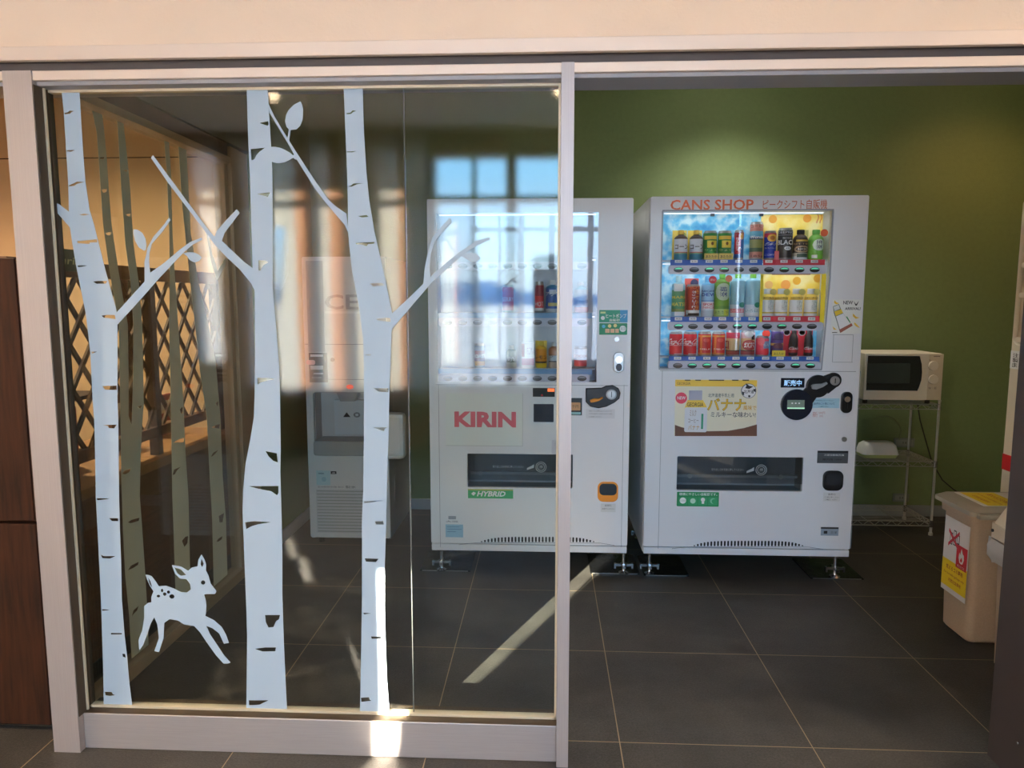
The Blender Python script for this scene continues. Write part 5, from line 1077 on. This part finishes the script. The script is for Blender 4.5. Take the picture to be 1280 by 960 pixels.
# ------------------------------------------------------------------ wire rack, microwave, lidded box, cords
RX0, RX1, RY0, RY1 = 1.56, 2.285, 4.30, 4.62
rk = thing('wire_rack', ((RX0+RX1)/2, (RY0+RY1)/2, 0), 'three tier chrome wire rack standing beside the display machine', 'rack')
for x in (RX0, RX1):
    for y in (RY0, RY1):
        p = MB().lathe(x, y, 0, [(.012, 0), (.012, .015), (.0075, .02), (.0075, .80), (.009, .803), (.009, .812), (.004, .818)], RODS, 12).build('post', rk, True)
WIRE = M('chromed_wire', (176, 178, 170), .35, .5)
for z in (.785, .445, .085):
    s_ = MB()
    for zz, rad in ((z, .003), (z-.028, .003)):
        s_.tube([(RX0, RY0, zz), (RX1, RY0, zz)], rad, WIRE, 6); s_.tube([(RX0, RY1, zz), (RX1, RY1, zz)], rad, WIRE, 6)
        s_.tube([(RX0, RY0, zz), (RX0, RY1, zz)], rad, WIRE, 6); s_.tube([(RX1, RY0, zz), (RX1, RY1, zz)], rad, WIRE, 6)
    n = 22
    for yy in (RY0, RY1):
        s_.tube([(RX0+(RX1-RX0)*k/n, yy, z if k % 2 else z-.028) for k in range(n+1)], .0024, WIRE, 5)
    for xx in (RX0, RX1): s_.tube([(xx, RY0+(RY1-RY0)*k/10, z if k % 2 else z-.028) for k in range(11)], .0024, WIRE, 5)
    for k in range(1, 14):
        y = RY0+(RY1-RY0)*k/14; s_.tube([(RX0, y, z), (RX1, y, z)], .0014, WIRE, 5)
    for k in (1, 2, 3): s_.tube([(RX0+(RX1-RX0)*k/4, RY0, z-.006), (RX0+(RX1-RX0)*k/4, RY1, z-.006)], .0022, WIRE, 5)
    for x in (RX0, RX1):
        for y in (RY0, RY1): s_.lathe(x, y, z-.034, [(.0125, 0), (.0125, .04)], CHROME, 10)
    s_.build('shelf', rk)
MY = 4.255
ma = rectY((1060, 441, 1178, 495), MY); MX0, MX1, MZ0, MZ1 = 1.83, ma[1], .815, 1.085
mw = thing('microwave_oven', ((MX0+MX1)/2, MY+.15, .79), 'white microwave oven with a dark door window on the wire rack', 'microwave oven')
MWH = M('microwave_white', (226, 220, 204), .35)
MB().box(MX0, MX1, MY+.012, MY+.33, MZ0, MZ1, MWH).build('body', mw, bevel=.006)
for x in (MX0+.04, MX1-.04):
    for y in (MY+.07, MY+.3): MB().lathe(x, y, .7885, [(.014, 0), (.014, .03)], BLACK, 10).build('foot', mw)
dx1 = onY(1160, 465, MY)[0]
plate('door', [(MX0, MZ0+.002), (dx1-.004, MZ0+.002), (dx1, MZ0+.01), (dx1, MZ1-.002), (MX0, MZ1-.002)], [], MY-.004, MY+.011, MWH, mw)
wq = [(1066, 444.5), (1149, 445), (1151.5, 455), (1152, 465), (1151, 475), (1148, 484), (1146, 488.5), (1066, 487.5)]
MB().prism([(max(x, MX0+.012), z) for x, z in polyY(wq, MY)], MY-.006, MY-.003, M('microwave_window', (20, 32, 36), .12)).build('door_window', mw)
ia = rectY((1083, 454, 1137, 479), MY); MB().prism(rrect(*ia, .006), MY-.0066, MY-.0055, M('window_mesh', (44, 56, 56), .3)).build('window_screen', mw)
cpn = MB().box(dx1+.002, MX1-.001, MY-.003, MY+.012, MZ0+.003, MZ1-.003, M('microwave_panel', (214, 204, 182), .4)); cpn.text('━━━', onY(1167, 443, MY)[0], onY(1175, 443, MY)[0], MZ1-.018, MZ1-.014, MY-.0036, flat((120, 110, 100)))
cpn.text('分', onY(1160.5, 450, MY)[0], onY(1163, 450, MY)[0], onY(1160, 451.5, MY)[1], onY(1160, 449, MY)[1], MY-.0036, flat((110, 100, 90))); cpn.text('強・弱', onY(1160, 485, MY)[0], onY(1170, 485, MY)[0], onY(1160, 486.5, MY)[1], onY(1160, 483.5, MY)[1], MY-.0036, flat((130, 120, 108))); co = cpn.build('control_panel', mw, bevel=.002)
for cy in (457, 474):
    c = onY(1165.5, cy, MY); kb = MB().prism(circ(c[0], c[1], .026, n=28), MY-.016, MY-.003, MWH).prism(circ(c[0], c[1], .0275, n=28), MY-.005, MY-.003, flat((150, 138, 120))).build('dial', co, bevel=.002)
# lidded box
def loft(mb, secs, m, capm=None):
    n = len(secs[0]); b = len(mb.v); i_ = mb.idx(m)
    for s in secs: mb.v += s
    for k in range(len(secs)-1):
        for j in range(n): mb.f.append((b+k*n+j, b+k*n+(j+1) % n, b+(k+1)*n+(j+1) % n, b+(k+1)*n+j)); mb.mi.append(i_)
    mb.f.append(tuple(b+j for j in range(n-1, -1, -1))); mb.mi.append(i_)
    mb.f.append(tuple(b+(len(secs)-1)*n+j for j in range(n))); mb.mi.append(i_)
    return mb
def rr3(x0, x1, y0, y1, z, r): return [(x, y, z) for x, y in rrect(x0, x1, y0, y1, r, 4)]
bx0, bx1 = onY(1079.5, 570, 4.36)[0], onY(1124.5, 570, 4.36)[0]; bz = .4475
lb = thing('lidded_box', ((bx0+bx1)/2, 4.42, bz), 'small white lidded box with a pale green base on the middle wire shelf', 'box')
loft(MB(), [rr3(bx0+.01, bx1-.01, 4.37, 4.48, bz, .02), rr3(bx0, bx1, 4.36, 4.49, bz+.022, .02)], M('pale_green_plastic', (206, 222, 150), .4)).build('base', lb, True)
loft(MB(), [rr3(bx0-.002, bx1+.002, 4.358, 4.492, bz+.022, .02), rr3(bx0+.008, bx1-.008, 4.368, 4.482, bz+.075, .03), rr3(bx0+.025, bx1-.022, 4.385, 4.465, bz+.092, .03)], M('white_lid_plastic', (226, 228, 226), .35)).build('lid', lb, True)
def wall_pt(px, py, Y=YB-.02): x, z = onY(px, py, Y); return (x, Y, z)
cd = MB().tube([wall_pt(*p) for p in ((1146, 470), (1147, 505), (1150, 525), (1157, 550), (1165, 578), (1178, 600), (1192, 612), (1210, 622))], .004, BLACK, 8); tag(cd.build('power_cord', smooth=True), 'black power cord hanging down the green wall behind the rack', 'cord')
cd = MB().tube([wall_pt(*p) for p in ((1093, 525), (1098, 521), (1108, 520), (1117, 523), (1124, 531), (1127, 538), (1125, 545), (1124, 550))], .0032, flat((120, 130, 96)), 8); tag(cd.build('power_cord', smooth=True), 'thin pale cord arching to the wall socket above the lidded box', 'cord')
for q, lab in (((1117, 547.5, 1143, 559), 'grey wall socket plate level with the lidded box'), ((1116, 617, 1136, 627), 'grey wall socket plate low behind the rack')):
    a = rectY(q, YB-.004); so = MB().prism(rrect(*a, .006), YB-.008, YB, M('socket_grey', (120, 128, 118), .5)).prism(rrect(a[0]+.012, a[1]-.012, a[2]+.01, a[3]-.01, .004), YB-.010, YB-.008, M('socket_face', (140, 146, 134), .4)); so.box((a[0]+a[1])/2-.01, (a[0]+a[1])/2-.006, YB-.0105, YB-.01, (a[2]+a[3])/2-.006, (a[2]+a[3])/2+.006, BLACK).box((a[0]+a[1])/2+.006, (a[0]+a[1])/2+.01, YB-.0105, YB-.01, (a[2]+a[3])/2-.006, (a[2]+a[3])/2+.006, BLACK)
    tag(so.build('wall_socket'), lab, 'socket', 'wall sockets')

# ------------------------------------------------------------------ bins and the cream machine on the right
def bin_body(mb, x0, x1, y0, y1, h, taper, r):
    return loft(mb, [rr3(x0+taper+.01, x1-taper-.01, y0+taper+.01, y1-taper-.01, .001, r*.7), rr3(x0+taper, x1-taper, y0+taper, y1-taper, .012, r), rr3(x0, x1, y0, y1, h, r)], BINPL)
B1 = (1.700, 2.03, 2.885, 3.115, .535)
b1_ = thing('trash_bin', (1.88, 3.0, 0), 'beige trash bin with a flat grey lid and a yellow, white and red paper notice', 'trash bin')
bin_body(MB(), *B1[:4], B1[4], .014, .03).build('body', b1_, True)
rim_ = MB(); loft(rim_, [rr3(1.69, 2.04, 2.872, 3.125, .505, .03), rr3(1.688, 2.042, 2.87, 3.128, .54, .03)], BINPL); rim_.build('rim', b1_, True)
ld = MB(); loft(ld, [rr3(1.672, 2.055, 2.86, 3.145, .541, .02), rr3(1.672, 2.055, 2.86, 3.145, .558, .02), rr3(1.70, 2.04, 2.88, 3.125, .574, .02)], BINLID); lid_ = ld.build('lid', b1_, True)
MB().box(1.69, 1.78, 2.835, 2.862, .535, .556, BINLID).build('lid_grip', lid_, bevel=.006)
ll = MB(); ll.box(1.74, 2.03, 2.90, 3.11, .574, .5752, W_).box(1.76, 1.90, 2.905, 3.105, .5752, .5757, YEL).box(1.915, 2.0, 2.91, 2.98, .5752, .5757, flat((206, 40, 46)))
def ztext(mb, t, x0, x1, y0, y1, z, m, bold=0):
    vs, fs = text_mesh(t, bold); mb.raw([(x0+v*(x1-x0), y1-u*(y1-y0), z) for u, v in vs], fs, m)
ztext(ll, '燃えるゴミ専用', 1.85, 1.875, 2.93, 3.08, .5761, flat((190, 90, 30)), .01); ztext(ll, 'For burnable garbage only', 1.815, 1.83, 2.92, 3.09, .5761, flat((190, 100, 30))); ztext(ll, '可燃垃圾専用', 1.78, 1.80, 2.95, 3.06, .5761, flat((190, 90, 30)))
ll.build('lid_label', lid_, label='yellow, white and red label')
# notice taped to its side (facing -x): coordinates in y (reversed) and z
PX = B1[0]-.0015; nt_ = MB()
def yz(px, py): return onX(px, py, PX)
def slab(q, lay, m):
    ys = [p[0] for p in q]; nt_.prism(q, PX-.001-.0005*lay, PX-.0005*lay+.0003, m, 'x')
yA, yB_ = 3.085, 2.905; zT, zBt = onX(1190, 647, PX)[1], .165
def U(u, v): return (yA+(yB_-yA)*u, zT+(zBt-zT)*v)          # u towards the viewer's right, v down
def R(u0, v0, u1, v1): return [U(u0, v1), U(u1, v1), U(u1, v0), U(u0, v0)]
tilt = .012                                                # the paper leans a little with the tapering side
slab(R(0, 0, 1, 1), 0, W_); slab(R(0, .57, 1, .93), 1, YEL); slab(R(.55, .30, .97, .60), 2, flat((204, 36, 48)))
def ytext(t, u0, v0, u1, v1, lay, m, bold=0):
    vs, fs = text_mesh(t, bold); q = []
    for a_, b_ in vs: y, z = U(u0+(u1-u0)*a_, v1+(v0-v1)*b_); q.append((PX-.0012-.0005*lay, y, z))
    nt_.raw(q, fs, m)
slab([U(.64+.22*a_, .33+.2*b_) for a_, b_ in ((.5, 0), (.75, .3), (.95, .35), (1, .65), (.8, .95), (.55, 1), (.25, .95), (.05, .65), (.15, .3), (.3, .45), (.4, .2))], 3, W_)
slab([U(.64+.22*a_, .33+.2*b_) for a_, b_ in ((.55, .55), (.7, .7), (.65, .85), (.45, .88), (.35, .75), (.45, .68))], 4, flat((204, 36, 48)))
ytext('燃えるゴミ', .62, .55, .9, .585, 3, W_); ytext('燃えるゴミ専用', .18, .63, .85, .69, 2, flat((160, 60, 30)), .01); ytext('For burnable garbage only', .1, .73, .92, .77, 2, flat((160, 70, 30))); ytext('可燃垃圾専用', .3, .80, .8, .85, 2, flat((180, 70, 30)), .01)
for cx_, cy_, w_, h_ in ((.3, .27, .1, .16), (.44, .24, .1, .2), (.58, .24, .1, .12)): slab(R(cx_-w_/2, cy_-h_/2, cx_+w_/2, cy_+h_/2), 1, flat((60, 66, 66))); slab(R(cx_-w_/2+.02, cy_-h_/2+.015, cx_+w_/2-.02, cy_+h_/2-.015), 2, W_)
for (u0, v0), (u1, v1) in (((.2, .17), (.62, .36)), ((.62, .15), (.2, .36))): slab([U(u0, v0+.025), U(u1, v1+.025), U(u1, v1-.02), U(u0, v0-.02)], 3, flat((214, 60, 80)))
no_ = nt_.build('notice', b1_, label='white, red and yellow paper notice')
b2_ = thing('trash_bin', (1.88, 2.62, 0), 'beige trash bin with a pitched lid and a clear bag, partly behind the dark jamb', 'trash bin')
bin_body(MB(), 1.70, 2.04, 2.49, 2.75, .49, .012, .03).build('body', b2_, True)
lr = MB(); loft(lr, [rr3(1.682, 2.055, 2.475, 2.765, .50, .03), rr3(1.682, 2.055, 2.475, 2.765, .555, .03)], CREAM); lr.build('rim', b2_, True)
pl = MB(); loft(pl, [rr3(1.688, 2.05, 2.48, 2.76, .555, .03), rr3(1.80, 1.92, 2.49, 2.75, .73, .02)], CREAM); po = pl.build('lid', b2_, True)
MB().prism(circ(2.735, .528, .006, n=12), 1.678, 1.683, BLACK, 'x').build('rivet', b2_)
bag = MB(); n = 48; secs = []
random.seed(3)
for z, e_ in ((.50, .016), (.47, .022), (.44, .019), (.41, .008)):
    ring = []
    for k, (x, y) in enumerate(rrect(1.70-e_, 2.04+e_, 2.49-e_, 2.75+e_, .03, 11)):
        j = .006*math.sin(k*2.1+z*90)+.004*random.random(); cx_, cy_ = x-1.87, y-2.62; L = math.hypot(cx_, cy_)
        ring.append((x+cx_/L*j, y+cy_/L*j, z-.012*random.random()))
    secs.append(ring)
n = len(secs[0]); bag.v = [p for s in secs for p in s]; ib = bag.idx(M('translucent_bag', (210, 212, 214), .2))
for k in range(3):
    for j in range(n): bag.f.append((k*n+j, k*n+(j+1) % n, (k+1)*n+(j+1) % n, (k+1)*n+j)); bag.mi.append(ib)
bag.build('bag_rim', b2_, True, label='crumpled clear plastic bag edge')
CXF = 2.08
cm = thing('vending_machine', (2.45, 2.85, 0), 'cream coloured vending machine seen edge on behind the trash bins', 'vending machine')
MB().box(CXF+.03, CXF+.72, 2.32, 3.36, .02, 1.83, CREAM).build('cabinet', cm, bevel=.01)
def rX(q): a = onX(q[0], q[1], CXF); b = onX(q[2], q[3], CXF); return (min(a[0], b[0]), max(a[0], b[0]), min(a[1], b[1]), max(a[1], b[1]))
zc = onX(1268, 435, CXF)[1]; zt = onX(1274, 272, CXF)[1]
yn1 = onX(1267.5, 400, CXF)[0]
plate('door', rrect(2.33, 3.352, .1, 1.82, .015), [rrect(2.45, yn1, 1.19, 1.74, .04), rrect(2.45, onX(1266, 540, CXF)[0], .72, 1.0, .03)], CXF, CXF+.029, CREAM, cm, axis='x')
MB().box(CXF+.022, CXF+.0285, 2.44, yn1+.01, 1.18, 1.75, M('sample_panel', (206, 194, 170), .4)).box(CXF+.022, CXF+.0285, 2.44, yn1, .71, 1.01, M('hatch_panel', (214, 204, 184), .4)).build('inset_panel', cm)
for z in (1.53, 1.40, 1.205): MB().prism(rrect(2.47, yn1-.03, z, z+.022, .01), CXF-.006, CXF+.022, CREAM, 'x').build('rail', cm)
lab = MB(); a = onX(1264, 440, CXF); ya = a[0]; lab.box(CXF-.001, CXF, ya-.20, ya, 1.085, 1.165, W_)
for t, z in (('注意事項', 1.135), ('製品をお', 1.113), ('ます。。', 1.092)):
    vs, fs = text_mesh(t, .01); lab.raw([(CXF-.0015, ya-.015-.17*u, z+.02*v) for u, v in vs], fs, K_)
lab.build('caption', cm)
lab = MB(); lab.box(CXF-.001, CXF, 2.9, onX(1252, 575, CXF)[0]-.005, onX(1258, 588, CXF)[1], onX(1258, 568, CXF)[1], flat((196, 40, 48))); lab.build('red_sticker', cm, label='plain red sticker')
MB().box(CXF+.008, CXF+.03, 2.4, 3.2, .3, .6, SOOT).build('dispensing_slot', cm)
